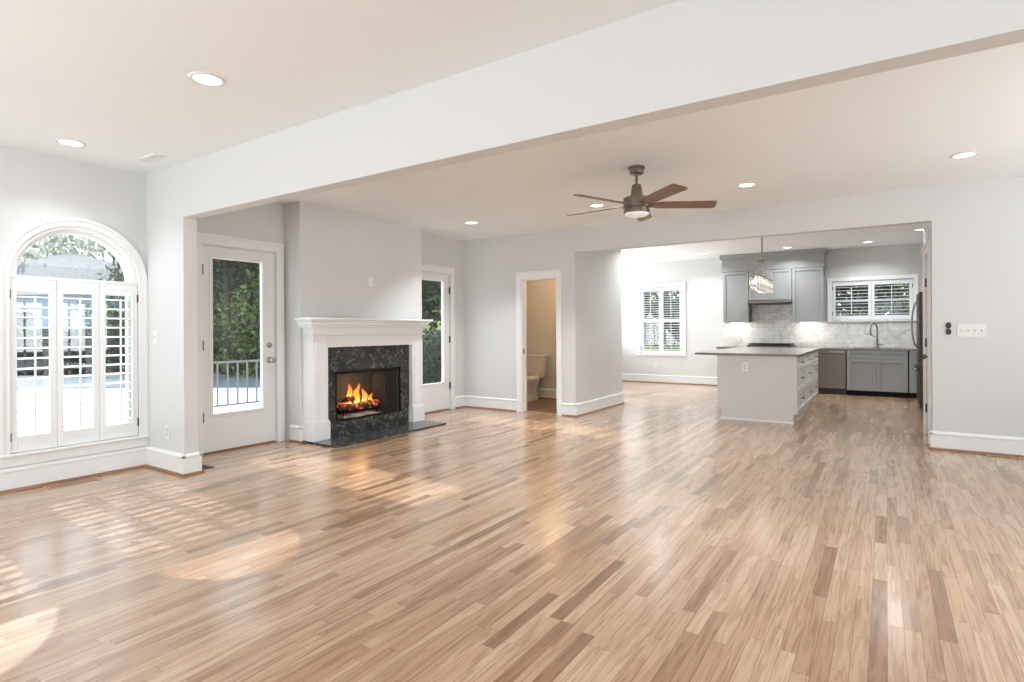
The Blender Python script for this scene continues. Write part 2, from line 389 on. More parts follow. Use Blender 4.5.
wall('wall_powder', on_y(YH - 0.12), 0.12, XL, XH - 0.12, 0, ZK + 0.1)
wall('wall_kitchen', on_y(YK), WT, XL, 1.4, 0, ZK + 0.15, [(-4.74, -3.775, 0.64, 2.19), (-0.87, 0.42, 1.37, 2.13)])
DP = (7.33, 8.05)
wall('wall_pantry', on_x(XR, -1), 0.12, YB1, 8.6, 0, ZK + 0.1, [(DP[0], DP[1], -1, 2.04)])
wall('wall_pantry', on_y(8.48, 1), 0.12, XR + 0.12, 1.2, 0, ZK + 0.1).location = (0, 0.12, 0)
wall('wall_right', on_x(1.2, -1), 0.15, 8.6, YK, 0, ZK + 0.1)
wall('wall_right', on_x(XE, -1), WT, YF, YB1, 0, ZC + 0.1, [(-1.1, 1.1, 0.4, 2.3), (3.7, 5.9, 0.4, 2.3)])  # unseen openings added where the right fill lamps stand
wall('wall_rear', on_y(YF, 1), WT, XL, XE, 0, ZC + 0.1, [(-4.1, -1.9, 0.4, 2.3), (-0.5, 1.7, 0.4, 2.3)])  # two large openings put in out of view to let light in
XCH, YC0, YC1 = -5.33, 3.86, 5.80
wall('wall_chimney', on_x(XCH), XCH - XL, YC0, YC1, 0, ZC, [(4.10, 5.40, 0, 0.95)])
MB().box(XL - WT, XE + WT, YF - WT, YK + WT, -0.12, 0).build('floor', M['floor'], kind='structure')
MB().box(XL, XE, YF, YB0 + 0.02, ZC, ZC + 0.12).build('ceiling', M['ceil'], kind='structure')
MB().box(XL, 1.35, YB0 + 0.06, YK, ZK, ZK + 0.12).build('ceiling', M['ceil'], kind='structure')
MB().box(XL, XH - 0.06, YB1, YH - 0.06, 2.45, 2.5).build('ceiling', M['ceil'], kind='structure')

MB().box(XL, XH - 0.12, YB1 - 0.06, YH - 0.12, 0.0, 0.003).build('floor_powder', M['floor2'], kind='structure')
# baseboards with a brown shoe
BP = [(0, 0), (0.018, 0), (0.018, 0.148), (0.024, 0.153), (0.024, 0.166), (0.012, 0.184), (0, 0.184)]
SP = [(0, 0), (0.036, 0), (0.034, 0.010), (0.028, 0.018), (0.020, 0.022), (0, 0.022)]
def baseboard(name, mp, a0, a1, e0=0.0, e1=0.0):
    o = MB(mp).prism(BP, lambda p, q, a: (a, p, q), a0 - e0 * 0.024, a1 + e1 * 0.024).build(name, M['trim'], kind='structure')
    MB(mp).prism(SP, lambda p, q, a: (a, p, q), a0 - e0 * 0.036, a1 + e1 * 0.036).build('shoe_moulding', M['shoe'], o)
baseboard('baseboard_left', on_x(XL), YF, YP0)
baseboard('baseboard_partition', on_y(YP0), XL, XP, 0, 1)
baseboard('baseboard_partition', on_x(XP), YP0, YP1, 1, 1)
baseboard('baseboard_partition', on_y(YP1, 1), XL, XP, 0, 1)
baseboard('baseboard_left', on_x(XL), YP1, 2.86)
baseboard('baseboard_chimney', on_y(YC0), XL + 0.1, XCH, 0, 1)
baseboard('baseboard_chimney', on_x(XCH), YC0, 3.90, 1, 0)
baseboard('baseboard_chimney', on_x(XCH), 5.62, YC1, 0, 1)
baseboard('baseboard_left', on_x(XL), 6.81, YB0)
baseboard('baseboard_back', on_y(YB0), XL, -4.588)
baseboard('baseboard_back', on_y(YB0), -3.832, XH, 0, 1)
baseboard('baseboard_hall', on_x(XH), YB0, YH, 1, 1)
baseboard('baseboard_back', on_y(YB0), XR, XE, 1, 0)
baseboard('baseboard_pantry', on_x(XR, -1), YB0, 7.24, 1, 0)
baseboard('baseboard_kitchen', on_y(YK), XL, -2.9)
baseboard('baseboard_powder', on_y(YH - 0.12), XL, XH - 0.12)

def casing(name, mp, a0, a1, z0, z1, w=0.085, head=0.105, t=0.02, legs=True):
    """flat casing with a raised outer band round an opening a0..a1 up to z1"""
    b = MB(mp)
    b.box(a0 - w, a0, 0, t, z0, z1); b.box(a1, a1 + w, 0, t, z0, z1); b.box(a0 - w, a1 + w, 0, t, z1, z1 + head)
    b.box(a0 - w - 0.006, a0 - w + 0.016, 0, t + 0.01, z0, z1 + head); b.box(a1 + w - 0.016, a1 + w + 0.006, 0, t + 0.01, z0, z1 + head)
    b.box(a0 - w - 0.012, a1 + w + 0.012, 0, t + 0.016, z1 + head - 0.02, z1 + head + 0.006)
    return b.build(name, M['trim'], bevel=0.003, kind='structure')

# ------------------------------------------------------------------ doors
def hinge(parent, mp, a, z):
    b = MB(mp); b.box(a - 0.012, a + 0.012, -0.004, 0.004, z - 0.05, z + 0.05); b.cyl((a, 0.008, z - 0.05), (a, 0.008, z + 0.05), 0.007, n=10)
    return b.build('hinge', M['hinge'], parent)

def lite_door(name, y0, y1, g0, g1, gz0, gz1, hinge_y, knob_y):
    mp = on_x(XL)
    r = struct_root(name, (XL, (y0 + y1) / 2, 0))
    D0, D1_ = -0.055, -0.012                       # leaf set into the wall
    b = MB(mp)
    b.box(y0, g0 - 0.03, D0, D1_, 0.02, DZ); b.box(g1 + 0.03, y1, D0, D1_, 0.02, DZ)
    b.box(g0 - 0.03, g1 + 0.03, D0, D1_, 0.02, gz0 - 0.03); b.box(g0 - 0.03, g1 + 0.03, D0, D1_, gz1 + 0.03, DZ)
    leaf = b.build('door_leaf', M['door'], r)
    b = MB(mp)                                     # glazing frame
    for (p, q, s, u) in ((g0 - 0.032, g0, gz0 - 0.032, gz1 + 0.032), (g1, g1 + 0.032, gz0 - 0.032, gz1 + 0.032)): b.box(p, q, D0 - 0.004, -0.004, s, u)
    b.box(g0, g1, D0 - 0.004, -0.004, gz0 - 0.032, gz0); b.box(g0, g1, D0 - 0.004, -0.004, gz1, gz1 + 0.032)
    b.build('glazing_frame', M['door'], r, bevel=0.004)
    MB(mp).box(g0 - 0.005, g1 + 0.005, -0.040, -0.034, gz0 - 0.005, gz1 + 0.005).build('glass_pane', M['glass'], r)
    MB(mp).box(y0 - 0.01, y1 + 0.01, -WT, -0.005, 0.001, 0.018).build('threshold', M['shoe'], r)
    b = MB(mp); b.box(y0 - 0.012, y0 - 0.002, -WT, 0, 0, DZ); b.box(y1 + 0.002, y1 + 0.012, -WT, 0, 0, DZ); b.box(y0 - 0.012, y1 + 0.012, -WT, 0, DZ + 0.002, DZ + 0.012)
    b.build('door_jamb', M['trim'], r)
    for z in (1.83, 1.08, 0.37): hinge(r, mp, hinge_y, z)
    if knob_y:
        b = MB(mp); b.lathe([(0.001, 0), (0.030, 0), (0.030, 0.008), (0.022, 0.014), (0.001, 0.014)], (XL - 0.012, knob_y, 1.07), 20, 'x') if False else None
        k = MB(); k.lathe([(0.001, 0), (0.032, 0), (0.032, 0.008), (0.025, 0.014), (0.013, 0.02), (0.012, 0.03), (0.001, 0.03)], (XL - 0.012, knob_y, 1.068), 20, 'x')
        k.box(XL + 0.016, XL + 0.03, knob_y - 0.004, knob_y + 0.004, 1.052, 1.084)
        plabel(k.build('deadbolt', M['nickel'], r, smooth=True, auto=40), 'round nickel deadbolt')
        k = MB(); k.lathe([(0.001, 0), (0.036, 0), (0.036, 0.006), (0.028, 0.012), (0.013, 0.016), (0.012, 0.045), (0.028, 0.055), (0.031, 0.07), (0.024, 0.084), (0.001, 0.086)], (XL - 0.012, knob_y, 0.905), 24, 'x')
        plabel(k.build('door_knob', M['nickel'], r, smooth=True, auto=40), 'round nickel knob')
    casing('trim_door', mp, y0 - 0.012, y1 + 0.012, 0, DZ + 0.012, w=0.075, head=0.095)
    return r
lite_door('door_1', *D1, 3.053, 3.592, 0.395, 1.955, D1[0] - 0.004, 3.673)
lite_door('door_2', *D2, 6.045, 6.585, 0.43, 1.960, D2[1] + 0.002, None)

# powder-room doorway: jamb, casing and strike plate
casing('trim_powder', on_y(YB0), -4.51, -3.912, 0, 1.965, w=0.075, head=0.105)
b = MB(); b.box(-4.512, -4.498, YB0 - 0.001, YB1 + 0.001, 0, 1.965); b.box(-3.924, -3.910, YB0 - 0.001, YB1 + 0.001, 0, 1.965); b.box(-4.51, -3.912, YB0 - 0.001, YB1 + 0.001, 1.951, 1.967)
b.box(-4.498, -4.486, YB0 + 0.05, YB0 + 0.085, 0, 1.951)
jp = b.build('door_3', M['trim'], kind='structure')
MB().box(-4.499, -4.494, YB0 + 0.018, YB0 + 0.048, 0.86, 0.94).build('strike_plate', M['hinge'], jp)
MB().box(-4.50, -3.92, YB0 + 0.01, YB1 - 0.01, 0.0005, 0.006).build('threshold', M['ventwood'], jp)

# pantry door at the kitchen's right wall, seen edge-on
mp = on_x(XR, -1); r = struct_root('door_4', (XR, 7.69, 0))
b = MB(mp); b.box(DP[0] + 0.004, DP[1] - 0.004, -0.045, -0.006, 0.012, 2.03)
for (z0, z1) in ((0.2, 0.85), (1.0, 1.88)):
    b.box(DP[0] + 0.12, DP[1] - 0.12, -0.02, -0.001, z0, z1)
b.build('door_leaf', M['door'], r, bevel=0.004)
for z in (1.74, 1.05, 0.30): hinge(r, mp, DP[1] - 0.004, z)
k = MB(mp); k.tube([(7.40, -0.006, 0.915), (7.40, 0.004, 0.915)], 0.03, 16); k.tube([(7.40, 0.0, 0.915), (7.40, 0.035, 0.915), (7.40, 0.042, 0.915), (7.40, 0.062, 0.915), (7.40, 0.07, 0.915)], [0.011, 0.011, 0.026, 0.028, 0.015], 16)
plabel(k.build('door_knob', M['hinge'], r, smooth=True, auto=40), 'dark round knob')
casing('trim_pantry', mp, *DP, 0, 2.04, w=0.085, head=0.095)

# ------------------------------------------------------------------ arched windows with plantation shutters
def shutter(mp, a0, a1, z0, z1, label, group, stile=0.045, top=0.10, bot=0.12, n=14, blade=0.078, tilt=-7, mid=None, hinge_a=None, rod=None, base=None):
    am = (a0 + a1) / 2
    r = thing('plantation_shutter', label, 'shutter', MB(mp).mp(am, 0, z0), group)
    b = MB(mp)
    b.box(a0 + 0.002, a0 + stile, -0.028, 0, z0, z1); b.box(a1 - stile, a1 - 0.002, -0.028, 0, z0, z1)
    b.box(a0 + stile, a1 - stile, -0.027, -0.001, z0, z0 + bot); b.box(a0 + stile, a1 - stile, -0.027, -0.001, z1 - top, z1)
    if mid: b.box(a0 + stile, a1 - stile, -0.027, -0.001, mid - 0.022, mid + 0.022)
    b.build('panel_frame', M['shutter'], r, bevel=0.002)
    b = MB(mp)
    spans = [(z0 + bot, z1 - top)] if not mid else [(z0 + bot, mid - 0.022), (mid + 0.022, z1 - top)]
    tot = sum(q - p for p, q in spans)
    for p, q in spans:
        k = max(2, round(n * (q - p) / tot)); st = (q - p) / k
        for i in range(k):
            zc = p + (i + 0.5) * st; T = math.radians(tilt); c, s_ = math.cos(T), math.sin(T)
            prof = []
            for j in range(12):
                t = 2 * PI * j / 12; u, w = blade / 2 * math.cos(t), 0.0048 * math.sin(t)
                prof.append((-0.014 + u * c - w * s_, zc + u * s_ + w * c))
            b.prism(prof, lambda d, z, a: (a, d, z), a0 + stile, a1 - stile)
    b.build('louver_blades', M['shutter'], r, smooth=True, auto=50)
    ra = am if rod is None else rod
    b = MB(mp)
    for p, q in spans: b.box(ra - 0.006, ra + 0.006, blade / 2 - 0.014, blade / 2 - 0.003, p + 0.03, q - 0.03)
    b.build('tilt_rod', M['shutter'], r)
    if hinge_a is not None:
        for z in (z0 + 0.12, z1 - 0.12):
            b = MB(mp); b.box(hinge_a - 0.011, hinge_a + 0.011, 0.0005, 0.004, z - 0.035, z + 0.035); b.cyl((hinge_a, 0.005, z - 0.035), (hinge_a, 0.005, z + 0.035), 0.005, n=8)
            b.build('hinge', M['hinge'], r)
    return r

def arch_ring(b, c, zc, r0, r1, d0, d1, n=48, a0=0.0, a1=PI):
    R = []
    for k in range(n + 1):
        t = a0 + (a1 - a0) * k / n; cs, sn = math.cos(t), math.sin(t)
        R.append([(c + r0 * cs, d0, zc + r0 * sn), (c + r1 * cs, d0, zc + r1 * sn), (c + r1 * cs, d1, zc + r1 * sn), (c + r0 * cs, d1, zc + r0 * sn)])
    b.rings(R)

SZ0, SZ1 = 0.292, 1.637
def arched_window(idx, c, zc, r, labels):
    mp = on_x(XL); root = struct_root('window_%d' % idx, (XL, c, 0.285))
    b = MB(mp)                                            # casing on the wall: thin ring and band
    arch_ring(b, c, zc, r - 0.002, r + 0.055, 0, 0.018); arch_ring(b, c, zc, r + 0.04, r + 0.066, 0, 0.028)
    for s in (-1, 1):
        p, q = sorted((c + s * (r - 0.002), c + s * (r + 0.055))); b.box(p, q, 0, 0.018, 0.285, zc)
        p, q = sorted((c + s * (r + 0.04), c + s * (r + 0.066))); b.box(p, q, 0, 0.028, 0.285, zc)
    b.build('window_casing', M['trim'], root, smooth=True, auto=35)
    b = MB(mp)                                            # frame in the reveal
    arch_ring(b, c, zc, r - 0.028, r, -0.10, -0.001); arch_ring(b, c, zc, r - 0.062, r - 0.026, -0.11, -0.055)
    for s in (-1, 1):
        p, q = sorted((c + s * (r - 0.012), c + s * r)); b.box(p, q, -0.10, -0.035, 0.285, zc)
        p, q = sorted((c + s * (r - 0.062), c + s * (r - 0.010))); b.box(p, q, -0.11, -0.055, 0.285, zc)
    b.box(c - r + 0.01, c + r - 0.01, -0.11, -0.055, 0.285, 0.35)
    b.box(c - r + 0.01, c + r - 0.01, -0.11, -0.055, zc - 0.03, zc + 0.012); b.box(c - r + 0.001, c + r - 0.001, -0.06, -0.002, SZ1 + 0.002, zc + 0.012)
    b.build('window_frame', M['trim'], root, smooth=True, auto=35)
    b = MB(mp); n = 40
    pts = [(c + (r - 0.05) * math.cos(PI * k / n), zc + (r - 0.05) * math.sin(PI * k / n)) for k in range(n + 1)]
    b.prism(pts, lambda p, q, d: (p, d, q), -0.088, -0.082)
    b.box(c - r + 0.05, c + r - 0.05, -0.088, -0.082, 0.34, zc - 0.02)
    b.build('glass_pane', M['glass'], root)
    MB(mp).box(c - r - 0.066, c + r + 0.066, -WT, 0.045, 0.268, 0.287).build('window_sill', M['trim'], root, bevel=0.005)
    MB(mp).box(c - r - 0.066, c + r + 0.066, 0, 0.02, 0.188, 0.268).build('window_apron', M['trim'], root, bevel=0.003)
    w = 2 * (r - 0.004) / 3; a = c - r + 0.004
    for k in range(3):
        shutter(mp, a + k * w, a + (k + 1) * w, SZ0, SZ1, labels[k], 'shutter panels under the arched window', hinge_a={0: a - 0.002, 2: a + 3 * w + 0.002}.get(k))
arched_window(1, *ARCH[0], ['white louvered shutter panel at the left of three under the glass arch', 'middle white louvered shutter panel of three under the glass arch',
                            'white louvered shutter panel nearest the room corner under the glass arch'])
arched_window(2, *ARCH[1], ['first of three white shutter panels under the second arched window', 'middle of three white shutter panels under the second arched window',
                            'white shutter panel of the second arched window, nearest the first window'])

# kitchen shuttered windows
def square_window(idx, a0, a1, z0, z1, panels, mid, labels, group, wide_sill, n, w, head):
    mp = on_y(YK); root = struct_root('window_%d' % idx, ((a0 + a1) / 2, YK, z0))
    b = MB(mp)
    b.box(a0 - w, a0, 0, 0.02, z0 - 0.02, z1); b.box(a1, a1 + w, 0, 0.02, z0 - 0.02, z1); b.box(a0 - w, a1 + w, 0, 0.022, z1, z1 + head)
    b.box(a0 - w - 0.01, a0 - w + 0.014, 0, 0.032, z0 - 0.02, z1 + head); b.box(a1 + w - 0.014, a1 + w + 0.01, 0, 0.032, z0 - 0.02, z1 + head)
    b.build('window_casing', M['trim'], root, bevel=0.003)
    MB(mp).box(a0 - w - wide_sill, a1 + w + wide_sill, -WT, 0.045, z0 - 0.03, z0 - 0.004).build('window_sill', M['trim'], root, bevel=0.004)
    b = MB(mp); b.box(a0, a0 + 0.05, -0.12, -0.06, z0, z1); b.box(a1 - 0.05, a1, -0.12, -0.06, z0, z1); b.box(a0, a1, -0.12, -0.06, z0, z0 + 0.05); b.box(a0, a1, -0.12, -0.06, z1 - 0.05, z1)
    b.box(a0, a1, -0.12, -0.06, (z0 + z1) / 2 - 0.02, (z0 + z1) / 2 + 0.02)
    b.build('window_frame', M['trim'], root)
    MB(mp).box(a0 + 0.04, a1 - 0.04, -0.095, -0.09, z0 + 0.04, z1 - 0.04).build('glass_pane', M['glass'], root)
    for k in range(2):
        p, q = panels[k], panels[k + 1]
        shutter(mp, p, q, z0 + 0.01, z1 - 0.01, labels[k], group, stile=0.05, top=0.075, bot=0.075, n=n, blade=0.062, tilt=-12 if mid else -5, mid=mid, hinge_a=(p - 0.002 if k == 0 else q + 0.002))
square_window(3, -4.735, -3.78, 0.645, 2.17, (-4.73, -4.257, -3.785), 1.43, ['tall shutter panel at the left of the dining window, nearer the left wall', 'tall shutter panel of the dining window, on the side toward the kitchen'],
              'tall shutters on the dining window', 0.03, 24, 0.075, 0.10)
square_window(4, -0.865, 0.415, 1.375, 2.12, (-0.86, -0.225, 0.41), None, ['low wide shutter panel over the sink, beside the grey wall cabinet', 'low wide shutter panel over the sink, beside the refrigerator'],
              'low shutters above the sink', 0.012, 9, 0.07, 0.075)

# dining windows in the left wall, past the hall corner
for k, (p, q, z0, z1) in enumerate(KW):
    mp = on_x(XL); root = struct_root('window_%d' % (5 + k), (XL, (p + q) / 2, z0))
    b = MB(mp); zm = 1.25
    b.box(p, p + 0.05, -0.1, -0.04, z0, z1); b.box(q - 0.05, q, -0.1, -0.04, z0, z1); b.box(p, q, -0.1, -0.04, z0, z0 + 0.05); b.box(p, q, -0.1, -0.04, z1 - 0.05, z1)
    if k: b.box(p, q, -0.1, -0.04, zm - 0.03, zm + 0.03)
    b.build('window_frame', M['trim'], root)
    MB(mp).box(p + 0.04, q - 0.04, -0.075, -0.07, z0 + 0.04, z1 - 0.04).build('glass_pane', M['glass'], root)
    casing('trim_dining', mp, p, q, z0, z1, w=0.07, head=0.08)

# ------------------------------------------------------------------ fireplace
XM = -5.15; XMB = -5.21
LL, RL = (3.89, 4.085), (5.42, 5.615)
mantel = thing('fireplace_mantel', 'white wooden fireplace mantel with a deep moulded shelf on two square legs', 'mantel', (XCH, 4.75, 0))
sh = MB()
sh.prism([(XCH, 1.335), (-5.055, 1.335), (-5.05, 1.34), (-5.05, 1.358), (-5.055, 1.363), (XCH, 1.363)], lambda x, z, y: (x, y, z), 3.785, 5.72)
s_o = sh.build('mantel_shelf', M['trim'], mantel)
cr = MB()
for (x, y0, y1, z0, z1) in ((-5.075, 3.81, 5.695, 1.315, 1.335), (-5.09, 3.825, 5.68, 1.28, 1.315), (-5.115, 3.85, 5.655, 1.255, 1.28), (-5.13, 3.865, 5.64, 1.165, 1.18)): cr.box(XCH, x, y0, y1, z0, z1)
cr.build('crown_moulding', M['trim'], mantel, bevel=0.006)
fr = MB(); fr.box(XCH, XM, LL[0], RL[1], 1.18, 1.256); fr.box(XMB - 0.06, XM - 0.01, LL[0] + 0.005, RL[1] - 0.005, 1.035, 1.18)
fr.build('frieze', M['trim'], mantel, bevel=0.003)
for (p, q) in (LL, RL):
    lg = MB(); lg.box(XCH, XM, p, q, 0.022, 1.166)
    lo = lg.build('leg', M['trim'], mantel, bevel=0.003)
    pl = MB(); pl.box(XCH, XM + 0.022, p - 0.012, q + 0.012, 0.022, 0.215); pl.box(XCH, XM + 0.012, p - 0.007, q + 0.007, 0.215, 0.235)
    pl.build('plinth', M['trim'], lo, bevel=0.003)
    pn = MB(); pn.box(XM - 0.002, XM + 0.006, p + 0.035, p + 0.045, 0.26, 1.10); pn.box(XM - 0.002, XM + 0.006, q - 0.045, q - 0.035, 0.26, 1.10)
    pn.build('leg_moulding', M['trim'], lo)

FY0, FY1, FZ0, FZ1 = 4.225, 5.268, 0.178, 0.757
sur = MB()
sur.box(XMB - 0.03, XMB, LL[1] - 0.03, FY0, 0.02, 1.04); sur.box(XMB - 0.03, XMB, FY1, RL[0] + 0.03, 0.02, 1.04)
sur.box(XMB - 0.03, XMB, FY0, FY1, FZ1, 1.04); sur.box(XMB - 0.03, XMB, FY0, FY1, 0.02, FZ0)
tag(sur.build('fireplace_surround', M['marble']), 'black veined marble slab surround framing the firebox inside the white mantel', 'fireplace surround')
hs = MB().box(XMB, -4.752, 3.872, 5.628, 0.0, 0.021)
tag(hs.build('hearth_slab', M['marble'], bevel=0.003), 'low black marble hearth slab lying on the oak floor before the fire', 'hearth')
fb = thing('firebox', 'dark recessed firebox with pale back panel and black metal rim', 'firebox', (XMB, 4.746, FZ0))
b = MB(); xb = -5.565; yo0, yo1 = FY0 + 0.012, FY1 - 0.012; yi0, yi1 = FY0 + 0.16, FY1 - 0.16
b.face([(xb, yi0, FZ0), (xb, yi1, FZ0), (xb, yi1, FZ1), (xb, yi0, FZ1)])
b.face([(xb - 0.03, yi0, FZ0), (xb - 0.03, yi1, FZ0), (xb - 0.03, yi1, FZ1), (xb - 0.03, yi0, FZ1)])
b.build('back_panel', M['brick'], fb)
for (p, q) in ((yo0, yi0), (yo1, yi1)):
    b = MB(); e = -0.02 if p < q else 0.02
    b.prism([(XMB - 0.03, p), (xb, q), (xb, q + e), (XMB - 0.03, p + e)], lambda x, y, z: (x, y, z), FZ0, FZ1); b.build('side_panel', M['brick'], fb)
MB().box(xb - 0.03, XMB - 0.03, FY0 - 0.01, FY1 + 0.01, FZ0 - 0.02, FZ0).build('firebox_floor', M['brick'], fb)
MB().box(xb - 0.02, XMB - 0.03, FY0 - 0.01, FY1 + 0.01, FZ1, FZ1 + 0.02).build('firebox_top', M['blackmetal'], fb)
b = MB(); b.box(XMB - 0.028, XMB - 0.012, FY0, FY0 + 0.022, FZ0, FZ1); b.box(XMB - 0.028, XMB - 0.012, FY1 - 0.022, FY1, FZ0, FZ1); b.box(XMB - 0.028, XMB - 0.012, FY0, FY1, FZ1 - 0.035, FZ1); b.box(XMB - 0.028, XMB - 0.012, FY0, FY1, FZ0, FZ0 + 0.012)
b.build('metal_rim', M['blackmetal'], fb)
for (p, q) in ((FY0 + 0.022, FY0 + 0.07), (FY1 - 0.24, FY1 - 0.022)):
    b = MB(); n = 24; pts = []
    for k in range(n + 1):
        t = k / n; pts.append((XMB - 0.055 + 0.014 * math.sin(t * (q - p) / 0.024 * 2 * PI * 0.5), p + t * (q - p)))
    P2 = pts + [(x - 0.003, y) for x, y in reversed(pts)]
    b.prism(P2, lambda x, y, z: (x, y, z), FZ0 + 0.012, FZ1 - 0.03)
    plabel(b.build('mesh_curtain', M['mesh'], fb), 'gathered dark mesh spark curtain')
# ashes, grate, logs, flames
ab = MB(); nx, ny = 8, 22
def ash_z(i, j): return FZ0 + 0.012 + 0.042 * math.sin(PI * i / nx) * math.sin(PI * j / ny) + 0.008 * random.random()
G = [[(-5.555 + 0.29 * i / nx, 4.40 + 0.66 * j / ny, ash_z(i, j)) for j in range(ny + 1)] for i in range(nx + 1)]
for i in range(nx):
    for j in range(ny): ab.face([G[i][j], G[i + 1][j], G[i + 1][j + 1], G[i][j + 1]])
tag(ab.build('ash_bed', M['ash'], smooth=True, kind='stuff'), 'bed of grey ash and embers under the burning logs', 'ash', kind='stuff')
gr = MB()
for k in range(6):
    y = 4.46 + 0.104 * k; gr.tube([(-5.32, y, 0.30), (-5.325, y, 0.25), (-5.36, y, 0.245), (-5.545, y, 0.25), (-5.552, y, 0.31)], 0.009, 8)
gr.tube([(-5.35, 4.43, 0.243), (-5.35, 5.01, 0.243)], 0.008, 8); gr.tube([(-5.54, 4.43, 0.243), (-5.54, 5.01, 0.243)], 0.008, 8)
for y in (4.46, 4.98):
    for x in (-5.35, -5.54): gr.tube([(x, y, 0.245), (x, y, FZ0)], 0.008, 8)
tag(gr.build('fire_grate', M['blackmetal'], smooth=True), 'black iron grate holding the burning logs in the firebox', 'grate')
LG = [((-5.39, 4.42, 0.305), (-5.37, 5.02, 0.30), 0.05, 'split log lying at the front of the grate, glowing red beneath'),
      ((-5.49, 4.45, 0.315), (-5.50, 4.98, 0.31), 0.055, 'log lying at the back of the grate behind the flames'),
      ((-5.37, 4.50, 0.385), (-5.52, 4.90, 0.41), 0.042, 'charred log resting slantwise on top of the fire'),
      ((-5.40, 4.98, 0.37), (-5.55, 4.72, 0.43), 0.036, 'short dark log leaning on the pile at its right end')]
for p, q, rr, lab in LG:
    P, Q = Vector(p), Vector(q); b = MB(); pts = []; rs = []
    for k in range(9):
        t = k / 8; w = P.lerp(Q, t); pts.append((w.x + 0.008 * math.sin(9 * t + rr * 100), w.y, w.z + 0.006 * math.cos(7 * t))); rs.append(rr * (0.9 + 0.12 * math.sin(5 * t + rr * 70)) * (0.8 if k in (0, 8) else 1))
    b.tube(pts, rs, 12); tag(b.build('fire_log', M['log'], smooth=True, auto=60), lab, 'log', 'logs in the fireplace')
FL = [(4.56, -5.42, 0.30, 0.14, 0.034, 'small flame at the left of the fire'), (4.63, -5.45, 0.33, 0.25, 0.042, 'tall pointed flame left of the middle of the fire'), (4.70, -5.41, 0.33, 0.18, 0.036, 'low flame in the dip between the two tall ones'),
      (4.76, -5.45, 0.33, 0.24, 0.040, 'tall flame in the middle of the fire'), (4.85, -5.43, 0.33, 0.17, 0.042, 'rounded flame right of the middle of the fire'), (4.93, -5.40, 0.32, 0.12, 0.034, 'short flame over the right end of the logs')]
for (y, x, z, hgt, rr, lab) in FL:
    b = MB(); R = []
    for k in range(13):
        t = k / 12; r_ = rr * (math.sin(PI * min(1, t * 1.35 + 0.18)) if t < 0.6 else math.sin(PI * 0.99) + (1 - t) * 0.9) if t < 0.6 else rr * 0.36 * (1 - t) / 0.4 + 0.0005
        r_ = 1.3 * rr * max(0.02, (1 - t) ** 0.8 * (0.55 + 1.1 * t)); dx = 0.015 * math.sin(6 * t + y * 40) * t; dy = 0.02 * math.sin(5 * t + y * 31) * t
        R.append([(x + dx + 0.7 * r_ * math.cos(2 * PI * j / 12), y + dy + r_ * math.sin(2 * PI * j / 12), z + hgt * t) for j in range(12)])
    b.rings(R); tag(b.build('flame', M['flame'], smooth=True), lab, 'flame', 'flames in the fireplace')
lamp('POINT', 'fire_glow', (-5.36, 4.75, 0.50), 0.5, (1, 0.5, 0.18), shadow_soft_size=0.06)

# ------------------------------------------------------------------ wall plates, remote, vents
def plate(name, mp, a, z, w, h, label, cat, kind, n=1):
    r = thing(name, label, cat, MB(mp).mp(a, 0, z - h / 2))
    MB(mp).box(a - w / 2, a + w / 2, 0, 0.007, z - h / 2, z + h / 2).build('cover_plate', M['plastic'], r, bevel=0.002)
    for k in range(n):
        c = a + (k - (n - 1) / 2) * w / (n + 0.3)
        if kind == 'switch':
            t = MB(mp); t.box(c - 0.006, c + 0.006, 0.006, 0.009, z - 0.013, z + 0.013); t.prism([(0.007, z - 0.006), (0.02, z + 0.004), (0.02, z + 0.01), (0.007, z + 0.008)], lambda d, zz, aa: (aa, d, zz), c - 0.004, c + 0.004)
            t.build('toggle', M['greyplastic'], r)
        else:
            for s in (-1, 1):
                t = MB(mp); t.box(c - 0.017, c + 0.017, 0.006, 0.0095, z + s * 0.021 - 0.014, z + s * 0.021 + 0.014)
                f = t.build('socket', M['greyplastic'], r, bevel=0.001)
                t = MB(mp); t.box(c - 0.008, c - 0.005, 0.0092, 0.0102, z + s * 0.021 - 0.004, z + s * 0.021 + 0.006); t.box(c + 0.005, c + 0.008, 0.0092, 0.0102, z + s * 0.021 - 0.004, z + s * 0.021 + 0.006)
                t.build('slot', M['hinge'], f)
    return r
plate('light_switch', on_y(YP0), -5.43, 1.172, 0.07, 0.115, 'single white light switch on the pilaster beside the arched window', 'light switch', 'switch')
plate('wall_outlet', on_y(YP0), -5.225, 0.345, 0.07, 0.115, 'white outlet low on the pilaster above its baseboard', 'outlet', 'outlet')
plate('cover_plate', on_x(XCH), 4.88, 1.824, 0.07, 0.115, 'faint blank plate on the chimney breast above the mantel', 'cover plate', 'blank', 0)
plate('wall_outlet', on_x(XH), 8.02, 0.385, 0.07, 0.115, 'white outlet low on the short wall left of the kitchen opening', 'outlet', 'outlet')
plate('wall_outlet', on_y(YK), -4.40, 0.385, 0.07, 0.115, 'white outlet beneath the dining window', 'outlet', 'outlet')
plate('light_switch', on_y(YB0), 0.697, 1.192, 0.222, 0.122, 'wide white plate with four toggle switches on the right wall', 'light switch', 'switch', 4)
rc = thing('wall_remote', 'small black two-lobed control on the right wall beside the four-switch plate', 'remote control', (0.519, YB0, 1.148))
b = MB(on_y(YB0)); pts = []
for k in range(24):
    t = 2 * PI * k / 24; w = 0.021 * (1 - 0.18 * math.cos(t) ** 8) if False else 0.021
    pts.append((0.519 + (w if abs(math.cos(t)) > 0.3 else 0.017) * math.cos(t), 1.180 + 0.031 * math.sin(t)))
b.prism(pts, lambda p, q, d: (p, d, q), 0, 0.018); b.build('lower_body', M['blackplastic'], rc, bevel=0.002)
